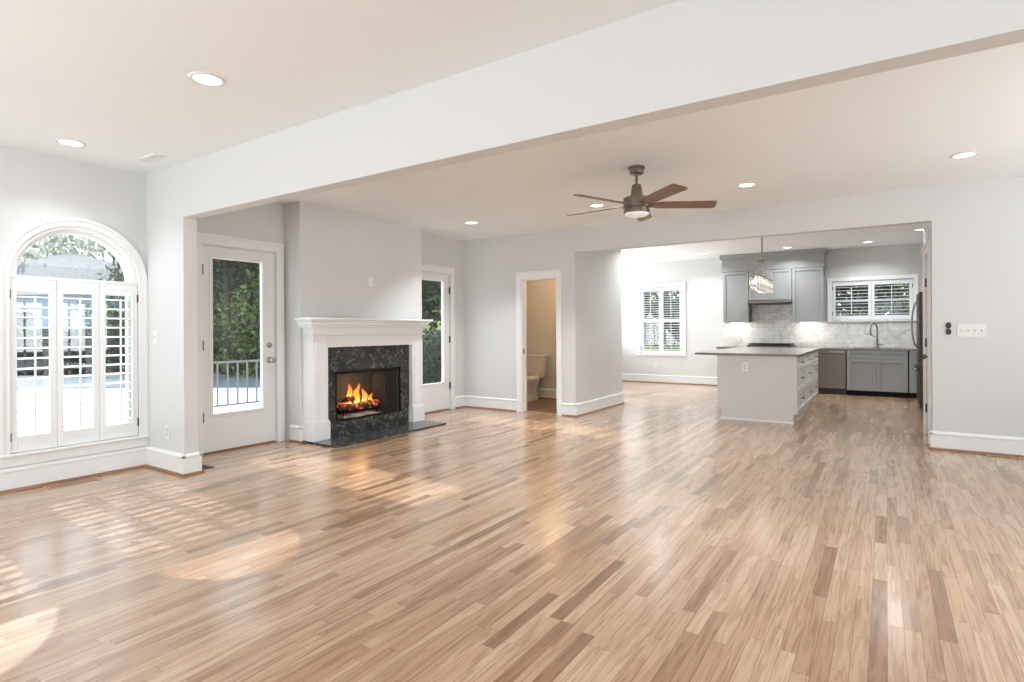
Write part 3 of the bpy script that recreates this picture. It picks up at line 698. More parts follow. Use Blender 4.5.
b = MB(on_y(YB0)); b.prism([(p, 2.42 - q + 0.003 + 0.0) for p, q in [(x, y + 0.0) for x, y in pts]], lambda p, q, d: (p, d, q), 0, 0.016); b.build('upper_body', M['blackplastic'], rc, bevel=0.002)
for (d0, d1, zz, rr) in ((0.014, 0.0175, 1.243, 0.005), (0.016, 0.0195, 1.18, 0.006)): MB(on_y(YB0)).cyl((0.519, d0, zz), (0.519, d1, zz), rr, n=12).build('button', M['hinge'], rc)

def floor_vent(name, x0, x1, y0, y1, m, label, slats_along_y=True):
    r = thing(name, label, 'floor vent', ((x0 + x1) / 2, (y0 + y1) / 2, 0))
    b = MB(); f = 0.018
    b.box(x0, x1, y0, y0 + f, 0.0004, 0.005); b.box(x0, x1, y1 - f, y1, 0.0004, 0.005); b.box(x0, x0 + f, y0 + f, y1 - f, 0.0004, 0.005); b.box(x1 - f, x1, y0 + f, y1 - f, 0.0004, 0.005)
    b.build('vent_frame', m, r)
    MB().box(x0 + f, x1 - f, y0 + f, y1 - f, 0.0003, 0.0012).build('vent_shade', M['black'], r)  # flat black sheet, painted in for the shade below the slats
    b = MB()
    if slats_along_y:
        n = int((y1 - y0 - 2 * f) / 0.022)
        for k in range(n): y = y0 + f + (k + 0.5) * (y1 - y0 - 2 * f) / n; b.box(x0 + f, x1 - f, y - 0.006, y + 0.006, 0.001, 0.0045)
    else:
        n = int((x1 - x0 - 2 * f) / 0.022)
        for k in range(n): x = x0 + f + (k + 0.5) * (x1 - x0 - 2 * f) / n; b.box(x - 0.006, x + 0.006, y0 + f, y1 - f, 0.001, 0.0045)
    b.build('vent_slats', m, r)
floor_vent('floor_vent', -5.53, -5.41, 1.66, 2.02, M['ventwood'], 'long oak floor vent along the wall under the arched window')
floor_vent('floor_register', -5.25, -5.02, 2.60, 2.74, M['vent_dark'], 'dark metal floor register by the pilaster near the glass door', False)
floor_vent('floor_vent', 0.80, 1.13, 6.92, 7.02, M['ventwood'], 'oak floor vent at the foot of the right wall', False)
cv = thing('ceiling_vent', 'small white air vent in the ceiling near the corner by the arched window', 'ceiling vent', (-4.98, 2.22, ZC))
b = MB(); b.box(-5.12, -4.84, 2.17, 2.19, ZC - 0.01, ZC); b.box(-5.12, -4.84, 2.25, 2.27, ZC - 0.01, ZC); b.box(-5.12, -5.10, 2.19, 2.25, ZC - 0.01, ZC); b.box(-4.86, -4.84, 2.19, 2.25, ZC - 0.01, ZC); b.build('vent_frame', M['plastic'], cv)
b = MB()
for k in range(3): b.box(-5.10, -4.86, 2.197 + 0.02 * k, 2.205 + 0.02 * k, ZC - 0.007, ZC - 0.001)
b.build('vent_slats', M['plastic'], cv)

# ------------------------------------------------------------------ recessed lights
rl0 = None
def recessed(x, y, z, label, power, group='recessed ceiling lights', spread=115):
    global rl0
    if rl0 is None:
        r = thing('recessed_light', label, 'ceiling light', (x, y, z), group)
        b = MB(); b.lathe([(0.070, -0.001), (0.074, -0.006), (0.092, -0.005), (0.096, -0.0005), (0.070, -0.0005)], (x, y, z), 32, cap0=False, cap1=False); b.build('trim_ring', M['plastic'], r, smooth=True)
        b = MB(); b.lathe([(0.001, -0.004), (0.07, -0.003), (0.071, -0.0008), (0.001, -0.0008)], (x, y, z), 32); b.build('light_lens', M['led'], r)
        rl0 = r
    else:
        r = copy_tree(rl0); r.location = (x, y, z); r['label'] = label
    lamp('AREA', 'downlight', (x, y, z - 0.012), power, (0.90, 0.955, 1), (0, 0, -1), shape='DISK', size=0.13, spread=math.radians(spread))
PWF, PWB, PWK = 4.2, 6.0, 6.5
for x, lab in ((-5.09, 'recessed light in the front ceiling, close to the arched window wall'), (-3.18, 'large recessed light in the front ceiling, nearest the camera'), (-1.27, 'recessed light in the front ceiling, third from the window wall'), (0.64, 'recessed light in the front ceiling, fourth from the window wall'), (2.5, 'recessed light in the front ceiling, at the far end of its row')):
    recessed(x, 1.705, ZC, lab, PWF)
for x, lab in ((-4.555, 'recessed light by the far corner over the second glass door'), (-2.75, 'recessed light behind the ceiling fan blades'), (-1.14, 'recessed light between the ceiling fan and the kitchen opening'), (0.543, 'recessed light above the right wall beyond the header beam'), (2.25, 'recessed light at the end of the row beyond the header beam')):
    recessed(x, 5.925, ZC, lab, PWB * (2.5 if x < -2 else (1.2 if x < 0 else 0.25)), spread=105)
for x, lab in ((-4.555, 'recessed light over the hearth behind the header beam'), (-2.75, 'recessed light behind the header beam, second from the chimney'), (-1.14, 'recessed light behind the header beam, third from the chimney'), (0.543, 'recessed light behind the header beam, last from the chimney')):
    recessed(x, 3.5, ZC, lab, 5.0, spread=75)
for x, y, lab in ((-3.09, 11.70, 'recessed kitchen light left of the grey wall cabinets'), (-1.54, 11.72, 'recessed kitchen light over the range cabinets'), (-0.258, 11.80, 'recessed kitchen light over the sink window'), (0.459, 10.78, 'recessed kitchen light over the refrigerator'),
                  (-4.6, 9.6, 'unseen recessed light added over the dining corner'), (-3.1, 9.0, 'unseen recessed light added over the dining end of the island'), (0.1, 9.0, 'unseen recessed light added before the pantry door')):  # these three are unseen, added to brighten the kitchen
    recessed(x, y, ZK, lab, PWK * (2.0 if y > 10 else 2.6), spread=140)
lamp('POINT', 'powder_lamp', (-4.4, 7.75, 2.2), 13, (1, 0.64, 0.33), shadow_soft_size=0.12)

# ------------------------------------------------------------------ ceiling fan
FX, FYY = -1.813, 4.723
fan = thing('ceiling_fan', 'five bladed ceiling fan with dark wood blades and bronze motor', 'ceiling fan', (FX, FYY, ZC))
b = MB(); b.lathe([(0.072, 0), (0.072, -0.015), (0.062, -0.025), (0.06, -0.06), (0.045, -0.068), (0.001, -0.068)], (FX, FYY, ZC), 32); b.build('canopy', M['bronze'], fan, smooth=True, auto=40)
MB().cyl((FX, FYY, ZC - 0.06), (FX, FYY, ZC - 0.16), 0.0125, n=16).build('downrod', M['bronze'], fan, smooth=True, auto=40)
b = MB(); b.lathe([(0.034, -0.155), (0.04, -0.16), (0.058, -0.275), (0.062, -0.29), (0.001, -0.29)], (FX, FYY, ZC), 32); b.build('upper_housing', M['bronze'], fan, smooth=True, auto=30)
b = MB(); b.lathe([(0.03, -0.268), (0.108, -0.270), (0.115, -0.276), (0.115, -0.335), (0.118, -0.338), (0.118, -0.362), (0.106, -0.365), (0.106, -0.385), (0.114, -0.387), (0.114, -0.402), (0.106, -0.406), (0.001, -0.406)], (FX, FYY, ZC), 40); b.build('motor_housing', M['bronze'], fan, smooth=True, auto=30)
b = MB(); b.lathe([(0.103, -0.405), (0.103, -0.415), (0.085, -0.428), (0.04, -0.434), (0.001, -0.435)], (FX, FYY, ZC), 40); plabel(b.build('light_lens', M['lens'], fan, smooth=True), 'frosted white lens')
blade_o = None
ZBL = ZC - 0.335
def fan_blade(k):
    ang = math.radians(32 + 72 * k); pitch = math.radians(-13)
    b = MB(); pts = [(0.13, -0.042), (0.20, -0.060), (0.655, -0.072), (0.675, -0.064), (0.695, 0.03), (0.685, 0.058), (0.655, 0.066), (0.20, 0.060), (0.13, 0.042)]
    def fn(u, v, w):
        v2, w2 = v * math.cos(pitch) - w * math.sin(pitch), v * math.sin(pitch) + w * math.cos(pitch)
        return (FX + u * math.cos(ang) - v2 * math.sin(ang), FYY + u * math.sin(ang) + v2 * math.cos(ang), ZBL + w2)
    b.prism(pts, fn, -0.004, 0.004)
    o = b.build('blade', M['walnut'], fan, bevel=0.0015)
    b = MB(); b.prism([(0.10, -0.018), (0.19, -0.035), (0.21, 0), (0.19, 0.035), (0.10, 0.018)], fn, 0.004, 0.009)
    b.build('blade_bracket', M['bronze'], o)
for k in range(5): fan_blade(k)

# ------------------------------------------------------------------ powder room: toilet
TX, TY = -5.13, YH - 0.12
toi = thing('toilet', 'white two piece toilet seen through the powder room doorway', 'toilet', (TX, TY - 0.4, 0))
def oval(cx, cy, rx, ry, z, n=28, sq=2.0, front=1.0):
    out = []
    for j in range(n):
        t = 2 * PI * j / n; c, s = math.cos(t), math.sin(t)
        ry2 = ry * (front if s < 0 else 1)
        out.append((cx + rx * math.copysign(abs(c) ** (2 / sq), c), cy + ry2 * math.copysign(abs(s) ** (2 / sq), s), z))
    return out
b = MB(); b.rings([oval(TX, TY - 0.115, w, d, z, sq=5) for z, w, d in ((0.385, 0.165, 0.072), (0.40, 0.175, 0.078), (0.60, 0.205, 0.088), (0.735, 0.222, 0.094), (0.74, 0.222, 0.094))]); b.build('tank', M['ceramic'], toi, smooth=True, auto=50)
b = MB(); b.rings([oval(TX, TY - 0.115, w, d, z, sq=5) for z, w, d in ((0.741, 0.228, 0.098), (0.765, 0.236, 0.104), (0.785, 0.232, 0.10), (0.79, 0.20, 0.07))]); b.build('tank_lid', M['ceramic'], toi, smooth=True, auto=50)
b = MB(); b.rings([oval(TX, cy, w, d, z, sq=2.6) for z, w, d, cy in ((0.0, 0.115, 0.25, TY - 0.36), (0.03, 0.11, 0.245, TY - 0.36), (0.12, 0.092, 0.21, TY - 0.35), (0.2, 0.10, 0.22, TY - 0.36), (0.30, 0.15, 0.26, TY - 0.40), (0.365, 0.178, 0.27, TY - 0.42), (0.385, 0.182, 0.272, TY - 0.42))]); b.build('bowl', M['ceramic'], toi, smooth=True)
b = MB(); b.rings([oval(TX, TY - 0.43, w, d, z, sq=2.3) for z, w, d in ((0.388, 0.185, 0.262), (0.392, 0.19, 0.268), (0.408, 0.19, 0.268), (0.414, 0.18, 0.258), (0.428, 0.175, 0.25), (0.436, 0.12, 0.18), (0.438, 0.02, 0.03))]); b.build('seat', M['ceramic'], toi, smooth=True)
b = MB(); b.tube([(TX - 0.17, TY - 0.215, 0.68), (TX - 0.17, TY - 0.235, 0.68), (TX - 0.11, TY - 0.24, 0.675)], 0.008, 8); b.build('flush_lever', M['nickel'], toi, smooth=True)

# ------------------------------------------------------------------ kitchen
def shaker(parent, name, mp, a0, a1, z0, z1, m, fw=0.055, t=0.024, part=True):
    b = MB(mp); b.box(a0, a0 + fw, 0, t, z0, z1); b.box(a1 - fw, a1, 0, t, z0, z1); b.box(a0 + fw, a1 - fw, 0, t, z0, z0 + fw); b.box(a0 + fw, a1 - fw, 0, t, z1 - fw, z1)
    b.box(a0 + fw, a1 - fw, 0, t - 0.017, z0 + fw, z1 - fw)
    return b.build(name, m, parent, bevel=0.0015)
def bar_pull(parent, mp, p, q, m=None, d0=0.02, r=0.006):
    """pull from (a, z) p to q standing off the front"""
    b = MB(mp); b.tube([(p[0], d0 + 0.03, p[1]), (q[0], d0 + 0.03, q[1])], r, 10)
    for t in (0.15, 0.85):
        a, z = p[0] + (q[0] - p[0]) * t, p[1] + (q[1] - p[1]) * t; b.tube([(a, d0, z), (a, d0 + 0.03, z)], r * 0.8, 8)
    return b.build('handle', m or M['nickel'], parent, smooth=True, auto=50)

YU = 12.23; ZU0, ZU1 = 1.355, 2.395; CT = 0.855; YCF = 11.93; YBF = 11.96
# wall cabinets
def wall_cab(x0, x1, z0, doors, label):
    r = thing('wall_cabinet', label, 'cabinet', ((x0 + x1) / 2, YK, z0), 'grey wall cabinets')
    MB().box(x0, x1, YU, YK - 0.012, z0, ZU1).build('cabinet_body', M['cab'], r)
    for (p, q) in doors: shaker(r, 'door', on_y(YU), p, q, z0 + 0.003, ZU1 - 0.003, M['cab'])
    return r
wall_cab(-2.825, -2.322, ZU0, [(-2.82, -2.327)], 'tall grey wall cabinet at the left of the range hood')
wall_cab(-2.320, -1.527, 1.79, [(-2.315, -1.926), (-1.921, -1.532)], 'short two door grey cabinet above the range hood')
wall_cab(-1.525, -0.985, ZU0, [(-1.52, -0.99)], 'tall grey wall cabinet between the range hood and the window')
cc = thing('cabinet_cornice', 'grey frieze board and crown running over the wall cabinets', 'cornice', (-1.9, YK, ZU1))
MB().box(-2.84, -0.97, YU - 0.03, YK - 0.012, ZU1 + 0.001, 2.68).build('frieze_board', M['cab'], cc, bevel=0.003)
b = MB(); b.prism([(YU - 0.03, 2.655), (YU - 0.055, 2.665), (YU - 0.075, 2.715), (YU - 0.078, 2.741), (YU - 0.03, 2.741)], lambda y, z, x: (x, y, z), -2.875, -0.935)
b.box(-2.875, -0.935, YU - 0.03, YK - 0.012, 2.68, 2.741); b.build('crown', M['cab'], cc)
hood = thing('range_hood', 'slim stainless range hood under the middle cabinet', 'range hood', (-1.92, YK, 1.70))
b = MB(); b.prism([(YK - 0.012, 1.79), (YU - 0.10, 1.79), (YU - 0.14, 1.765), (YU - 0.14, 1.735), (YU - 0.10, 1.715), (YK - 0.012, 1.715)], lambda y, z, x: (x, y, z), -2.318, -1.529); b.build('hood_body', M['steel'], hood)
MB().box(-2.26, -1.59, YU - 0.05, YK - 0.08, 1.708, 1.716).build('filter_panel', M['darksteel'], hood)
for k in range(3):
    b = MB(); b.cyl((-1.72 + 0.04 * k, YU - 0.138, 1.75), (-1.72 + 0.04 * k, YU - 0.146, 1.75), 0.008, n=12); b.build('button', M['darksteel'], hood)
for (x0, x1, lab) in ((-2.70, -2.42, 'bright strip light under the wall cabinet at the left of the range'), (-1.40, -1.10, 'bright strip light under the wall cabinet beside the window')):
    r = thing('cabinet_light', lab, 'light', ((x0 + x1) / 2, YU + 0.12, ZU0 - 0.02), 'under cabinet lights')
    MB().box(x0, x1, YU + 0.08, YU + 0.14, ZU0 - 0.016, ZU0 - 0.001).build('housing', M['plastic'], r)
    MB().box(x0 + 0.008, x1 - 0.008, YU + 0.085, YU + 0.135, ZU0 - 0.02, ZU0 - 0.0155).build('light_strip', M['strip'], r)
    lamp('AREA', 'cabinet_glow', ((x0 + x1) / 2, YU + 0.11, ZU0 - 0.024), 2.2, (1, 0.96, 0.9), (0, 0.3, -1), shape='RECTANGLE', size=x1 - x0, size_y=0.04)
# backsplash
b = MB(); b.box(-2.90, 1.19, YK - 0.011, YK - 0.001, CT, 1.335); b.box(-2.90, -0.97, YK - 0.011, YK - 0.001, 1.335, 1.70)
b.build('wall_backsplash', M['tile'], kind='structure')
for x, lab in ((-2.58, 'small outlet on the marble backsplash at the left of the range'), (-1.286, 'small outlet on the marble backsplash at the right of the range')):
    plate('wall_outlet', on_y(YK - 0.011), x, 1.12, 0.115, 0.07, lab, 'outlet', 'outlet')

def base_cab(x0, x1, label, fronts, m=None):
    m = m or M['cabd']
    r = thing('base_cabinet', label, 'cabinet', ((x0 + x1) / 2, YK, 0), 'grey base cabinets')
    MB().box(x0, x1, YBF, YK - 0.012, 0.095, CT - 0.032).build('cabinet_body', m, r)
    MB().box(x0, x1, YBF + 0.07, YK - 0.02, 0.0, 0.094).build('toe_kick', M['black'], r)
    for kind, p, q, z0, z1, pull in fronts:
        f = shaker(r, kind, on_y(YBF), p, q, z0, z1, m, fw=0.045 if kind == 'drawer' else 0.06)
        if pull: bar_pull(f, on_y(YBF), pull[0], pull[1])
    return r
base_cab(-2.88, -2.308, 'grey base cabinet at the left of the range, behind the island', [('drawer', -2.87, -2.315, 0.68, 0.815, ((-2.66, 0.75), (-2.52, 0.75))), ('door', -2.87, -2.315, 0.10, 0.67, ((-2.36, 0.48), (-2.36, 0.62)))])
base_cab(-1.502, -1.218, 'narrow grey base cabinet between the range and the dishwasher', [('drawer', -1.497, -1.222, 0.68, 0.815, None), ('door', -1.497, -1.222, 0.10, 0.67, None)])
base_cab(-0.60, 0.318, 'grey two door sink cabinet under the shuttered window', [('drawer', -0.592, -0.143, 0.675, 0.815, None), ('drawer', -0.139, 0.310, 0.675, 0.815, None),
    ('door', -0.592, -0.143, 0.10, 0.667, ((-0.172, 0.48), (-0.172, 0.63))), ('door', -0.139, 0.310, 0.10, 0.667, ((-0.110, 0.48), (-0.110, 0.63)))])
base_cab(0.335, 1.18, 'grey corner base cabinet half hidden by the refrigerator', [('drawer', 0.345, 1.17, 0.675, 0.815, None), ('door', 0.345, 1.17, 0.10, 0.667, None)])
dw = thing('dishwasher', 'stainless dishwasher between the island and the sink cabinet', 'dishwasher', (-0.91, YK, 0))
MB().box(-1.213, -0.607, YBF + 0.01, YK - 0.03, 0.09, CT - 0.034).build('dishwasher_body', M['darksteel'], dw)
MB().box(-1.208, -0.612, YBF - 0.028, YBF + 0.01, 0.115, 0.745).build('dishwasher_door', M['steel'], dw, bevel=0.004)
cp = MB().box(-1.208, -0.612, YBF - 0.022, YBF + 0.01, 0.752, CT - 0.036).build('control_panel', M['steel'], dw, bevel=0.003)
for k in range(5): MB(on_y(YBF - 0.022)).box(-0.86 + 0.045 * k, -0.835 + 0.045 * k, 0, 0.002, 0.782, 0.794).build('button', M['plastic'], cp)
MB().box(-1.208, -0.612, YBF + 0.02, YBF + 0.05, 0.0, 0.112).build('kick_plate', M['blackplastic'], dw)
rg = thing('range_cooker', 'stainless range with black cooktop grates against the backsplash', 'range', (-1.905, YK, 0))
MB().box(-2.303, -1.507, YBF - 0.01, YK - 0.014, 0.09, 0.875).build('range_body', M['steel'], rg, bevel=0.003)
MB().box(-2.303, -1.507, YCF - 0.02, YK - 0.014, 0.876, 0.893).build('cooktop', M['blackmetal'], rg, bevel=0.003)
for (p, q) in ((-2.28, -2.04), (-2.03, -1.78), (-1.77, -1.53)):
    b = MB()
    for x in (p, (p + q) / 2 - 0.006, q - 0.012): b.box(x, x + 0.012, 11.97, 12.48, 0.905, 0.925)
    for y in (11.97, 12.22, 12.468): b.box(p, q, y, y + 0.012, 0.905, 0.924)
    for x in (p, q - 0.012):
        for y in (11.97, 12.468): b.box(x, x + 0.012, y, y + 0.012, 0.893, 0.906)
    b.build('burner_grate', M['blackmetal'], rg)
od = MB().box(-2.295, -1.515, YBF - 0.045, YBF - 0.01, 0.24, 0.74).build('oven_door', M['steel'], rg, bevel=0.004)
MB().box(-2.2, -1.61, YBF - 0.047, YBF - 0.044, 0.32, 0.62).build('oven_window', M['blackplastic'], od)
bar_pull(od, on_y(YBF - 0.045), (-2.22, 0.69), (-1.59, 0.69), d0=0, r=0.011)
for k in range(5): MB().cyl((-2.2 + 0.148 * k, YBF - 0.011, 0.81), (-2.2 + 0.148 * k, YBF - 0.045, 0.81), 0.022, 0.018, 16).build('knob', M['darksteel'], rg)
MB().box(-2.29, -1.52, YBF + 0.05, YBF + 0.09, 0.0, 0.09).build('kick_plate', M['blackplastic'], rg)
MB().box(-2.295, -1.515, YBF - 0.035, YBF - 0.01, 0.095, 0.23).build('drawer', M['steel'], rg, bevel=0.004)

tag(MB().box(-2.90, -2.306, YCF, YK - 0.012, CT - 0.031, CT).build('countertop', M['stone'], bevel=0.003), 'short stone countertop at the left of the range', 'countertop')
b = MB()
for (x0, x1, y0, y1) in ((-1.504, -0.50, YCF, YK - 0.012), (0.22, 1.19, YCF, YK - 0.012), (-0.50, 0.22, YCF, 12.03), (-0.50, 0.22, 12.40, YK - 0.012)): b.box(x0, x1, y0, y1, CT - 0.031, CT)
tag(b.build('countertop', M['stone']), 'long stone countertop over the dishwasher and the sink cabinet', 'countertop')
b = MB(); z0, z1 = CT - 0.20, CT - 0.032
b.box(-0.50, 0.22, 12.03, 12.40, z0 - 0.004, z0); b.box(-0.504, -0.50, 12.03, 12.40, z0, z1); b.box(0.22, 0.224, 12.03, 12.40, z0, z1); b.box(-0.504, 0.224, 12.026, 12.03, z0, z1); b.box(-0.504, 0.224, 12.40, 12.404, z0, z1)
tag(b.build('kitchen_sink', M['steel']), 'undermount stainless sink below the faucet', 'sink')
fct = thing('kitchen_faucet', 'tall gooseneck metal faucet with a spring spout over the sink', 'faucet', (-0.13, 12.46, CT))
fx, fy = -0.135, 12.455
b = MB(); b.lathe([(0.03, 0), (0.03, 0.012), (0.02, 0.02), (0.018, 0.16), (0.014, 0.17), (0.012, 0.32)], (fx, fy, CT), 20); b.build('spout_base', M['bronze'], fct, smooth=True, auto=40)
pts = [(fx, fy, CT + 0.30)] + [(fx - 0.05 + 0.05 * math.cos(PI * k / 10), fy - 0.06 + 0.06 * math.cos(PI * k / 10), CT + 0.36 + 0.09 * math.sin(PI * k / 10)) for k in range(11)] + [(fx - 0.1, fy - 0.12, CT + 0.29)]
MB().tube(pts, 0.013, 12).build('gooseneck', M['bronze'], fct, smooth=True)
MB().cyl((fx - 0.1, fy - 0.12, CT + 0.30), (fx - 0.1, fy - 0.12, CT + 0.235), 0.016, 0.021, 16).build('spray_head', M['bronze'], fct, smooth=True, auto=40)
MB().tube([(fx, fy, CT + 0.20), (fx - 0.2, fy - 0.05, CT + 0.265)], 0.007, 10).build('spout_arm', M['bronze'], fct, smooth=True)
b = MB(); b.tube([(fx, fy, CT + 0.06), (fx + 0.06, fy - 0.02, CT + 0.06)], 0.011, 12); b.tube([(fx + 0.06, fy - 0.02, CT + 0.06), (fx + 0.10, fy - 0.04, CT + 0.07)], 0.007, 10); b.build('lever_handle', M['bronze'], fct, smooth=True)

# refrigerator facing the island
FRX, FR0, FR1, FRT = 0.405, 10.10, 11.02, 1.735
fr_ = thing('refrigerator', 'tall dark stainless french door refrigerator seen edge-on beyond the pantry door', 'refrigerator', (0.78, 10.56, 0))
MB().box(FRX + 0.06, 1.17, FR0, FR1, 0.03, FRT).build('fridge_body', M['darksteel'], fr_, bevel=0.004)
mpf = on_x(FRX + 0.06, -1); ym = (FR0 + FR1) / 2
for (p, q, hy) in ((FR0 + 0.003, ym - 0.003, ym - 0.06), (ym + 0.003, FR1 - 0.003, ym + 0.06)):
    d = MB(mpf).box(p, q, 0, 0.06, 0.70, FRT + 0.01).build('door', M['darksteel'], fr_, bevel=0.008)
    b = MB(mpf); n = 14
    pts = [(hy, 0.06 + 0.012 + 0.062 * math.sin(PI * k / n) ** 0.6, 0.92 + (1.62 - 0.92) * k / n) for k in range(n + 1)]
    b.tube([(hy, 0.058, 0.92)] + pts + [(hy, 0.058, 1.62)], 0.011, 10); b.build('handle', M['bronze'], d, smooth=True)
d = MB(mpf).box(FR0 + 0.003, FR1 - 0.003, 0, 0.06, 0.06, 0.69).build('freezer_drawer', M['darksteel'], fr_, bevel=0.008)
b = MB(mpf); b.tube([(FR0 + 0.08, 0.058, 0.60), (FR0 + 0.08, 0.10, 0.61), (ym, 0.118, 0.61), (FR1 - 0.08, 0.10, 0.61), (FR1 - 0.08, 0.058, 0.60)], 0.011, 10); b.build('handle', M['bronze'], d, smooth=True)
MB().box(FRX + 0.08, 1.1, FR0 + 0.02, FR1 - 0.02, 0.0, 0.032).build('kick_grille', M['blackplastic'], fr_)

# island
IX0, IX1, IY0, IY1, IZ = -1.925, -0.947, 8.0, 10.70, 0.862
isl = thing('kitchen_island', 'pale grey kitchen island with nine drawers on its end side', 'kitchen island', (-1.44, 9.35, 0))
MB().box(IX0 + 0.004, IX1 - 0.022, IY0 + 0.02, IY1, 0.118, IZ).build('island_body', M['island'], isl)
b = MB(); b.prism([(IX0 + 0.045, 0), (IX1 - 0.045, 0), (IX1 - 0.045, 0.115), (IX1, 0.115), (IX1, IZ), (IX0, IZ), (IX0, 0.13), (IX0 + 0.045, 0.13)], lambda x, z, y: (x, y, z), IY0, IY0 + 0.019); b.build('end_panel', M['island'], isl, bevel=0.001)
MB().box(IX0 + 0.05, IX1 - 0.05, IY0 + 0.02, IY1 - 0.02, 0, 0.117).build('toe_kick', M['island'], isl)
MB().box(IX0 + 0.04, IX1 - 0.04, IY0 - 0.012, IY0, 0, 0.02).build('shoe_moulding', M['trim'], isl)
mpi = on_x(IX1 - 0.022); wcol = (IY1 - IY0 - 0.06) / 3
for c in range(3):
    p = IY0 + 0.04 + c * wcol; q = p + wcol - 0.012
    for (z0, z1) in ((0.685, 0.85), (0.41, 0.675), (0.135, 0.40)):
        d = shaker(isl, 'drawer', mpi, p, q, z0, z1, M['island'], fw=0.04)
        ym_ = (p + q) / 2; zm_ = (z0 + z1) / 2 + (0.0 if z1 > 0.8 else 0.02)
        bar_pull(d, mpi, (ym_ - 0.10, zm_), (ym_ + 0.10, zm_), M['hinge'])
tag(MB().box(-2.225, -0.920, 7.975, 10.76, IZ + 0.001, IZ + 0.029).build('island_countertop', M['stone'], bevel=0.003), 'taupe stone slab top of the island overhanging its left side', 'countertop')
plate('wall_outlet', on_y(IY0), -1.573, 0.712, 0.075, 0.118, 'grey outlet plate on the end panel of the kitchen island', 'outlet', 'outlet')

# linear crystal chandelier over the island
CX, CYA, CYB = -1.45, 7.98, 9.12; CYM = 8.58
ch = thing('chandelier', 'linear crystal chandelier hanging over the kitchen island', 'chandelier', (CX, CYM, ZK))
b = MB(); b.lathe([(0.06, 0), (0.06, -0.02), (0.02, -0.03), (0.001, -0.03)], (CX, CYM, ZK), 24); b.build('canopy', M['nickel'], ch, smooth=True, auto=40)
MB().cyl((CX, CYM, ZK - 0.02), (CX, CYM, 2.18), 0.011, n=12).build('rod', M['nickel'], ch, smooth=True, auto=40)
b = MB(); b.cyl((CX - 0.06, CYM, 2.17), (CX + 0.06, CYM, 2.17), 0.014, n=12); b.lathe([(0.001, 0.03), (0.02, 0.02), (0.026, 0), (0.02, -0.02), (0.001, -0.03)], (CX, CYM, 2.17), 16); b.build('hub', M['bronze'], ch, smooth=True, auto=40)
for ye in (CYA + 0.08, CYB - 0.08, CYB - 0.36): MB().tube([(CX, CYM, 2.16), (CX, ye, 1.94)], 0.0035, 6).build('wire', M['nickel'], ch)
b = MB()
for s in (-1, 1): b.box(CX + s * 0.045 - 0.008, CX + s * 0.045 + 0.008, CYA, CYB, 1.915, 1.94)
for k in range(6): y = CYA + 0.008 + (CYB - CYA - 0.016) * k / 5; b.box(CX - 0.037, CX + 0.037, y - 0.008, y + 0.008, 1.916, 1.939)
b.build('frame', M['bronze'], ch)
n = 20
for s in (-1, 1):
    for k in range(n):
        y = CYA + 0.02 + (CYB - CYA - 0.04) * k / (n - 1); b = MB()
        zt = 1.912; R = []
        for dz, rr in ((0, 0.004), (-0.03, 0.004), (-0.036, 0.013), (-0.10, 0.016), (-0.112, 0.006), (-0.118, 0.014), (-0.17, 0.016), (-0.185, 0.003)):
            R.append([(CX + s * 0.048 + rr * math.cos(2 * PI * j / 6), y + rr * math.sin(2 * PI * j / 6), zt + dz) for j in range(6)])
        b.rings(R); b.build('crystal_drop', M['crystal'], ch)
for k in range(5):
    y = CYA + 0.14 + (CYB - CYA - 0.28) * k / 4; b = MB(); b.lathe([(0.001, -0.10), (0.018, -0.09), (0.022, -0.06), (0.012, -0.03), (0.012, 0)], (CX, y, 1.915), 12); b.build('bulb', M['bulb'], ch, smooth=True)
lamp('POINT', 'chandelier_glow', (CX, CYM, 1.68), 2.5, (1, 0.93, 0.82), shadow_soft_size=0.1)

# ------------------------------------------------------------------ outside
MB().box(-9.6, XL - WT, -14, 16, -0.14, -0.03).build('ground_patio', M['deck'], kind='structure')
MB().box(-80, -9.6, -60, 80, -0.9, -0.12).build('ground', M['deck'], kind='structure')
MB().box(-20, 40, YK + WT, 60, -0.5, -0.2).build('ground_yard', M['soil'], kind='structure')
ROT = TH     # the pool and planting run square to the view from the house
def yaw(w, s):
    """point w metres out along the view axis and s metres to its side"""
    p = _F * w + _R0 * s; return p.x, p.y
b = MB(); q = [yaw(13.4, -20), yaw(13.4, -3.2), yaw(16.6, -3.2), yaw(16.6, -20)]
b.prism(q, lambda x, y, z: (x, y, z), -0.119, -0.10); tag(b.build('pool_cover', M['pool']), 'blue grey swimming pool strip beyond the pale patio', 'pool')
rl = thing('deck_railing', 'grey metal railing with thin upright balusters outside the glass door', 'railing', (-9.0, 6, -0.03))
b = MB(); b.box(-9.02, -8.98, 3.9, 7.3, 0.70, 0.73); b.build('top_rail', M['rail'], rl)
MB().box(-9.015, -8.985, 3.9, 7.3, 0.0, 0.025).build('bottom_rail', M['rail'], rl)
for k in range(20):
    y = 3.95 + 0.17 * k; MB().box(-9.01, -8.99, y - 0.01, y + 0.01, 0.02, 0.705).build('baluster', M['rail'], rl)
for y in (3.9, 7.3): MB().box(-9.025, -8.975, y - 0.025, y + 0.025, -0.03, 0.76).build('post', M['rail'], rl)

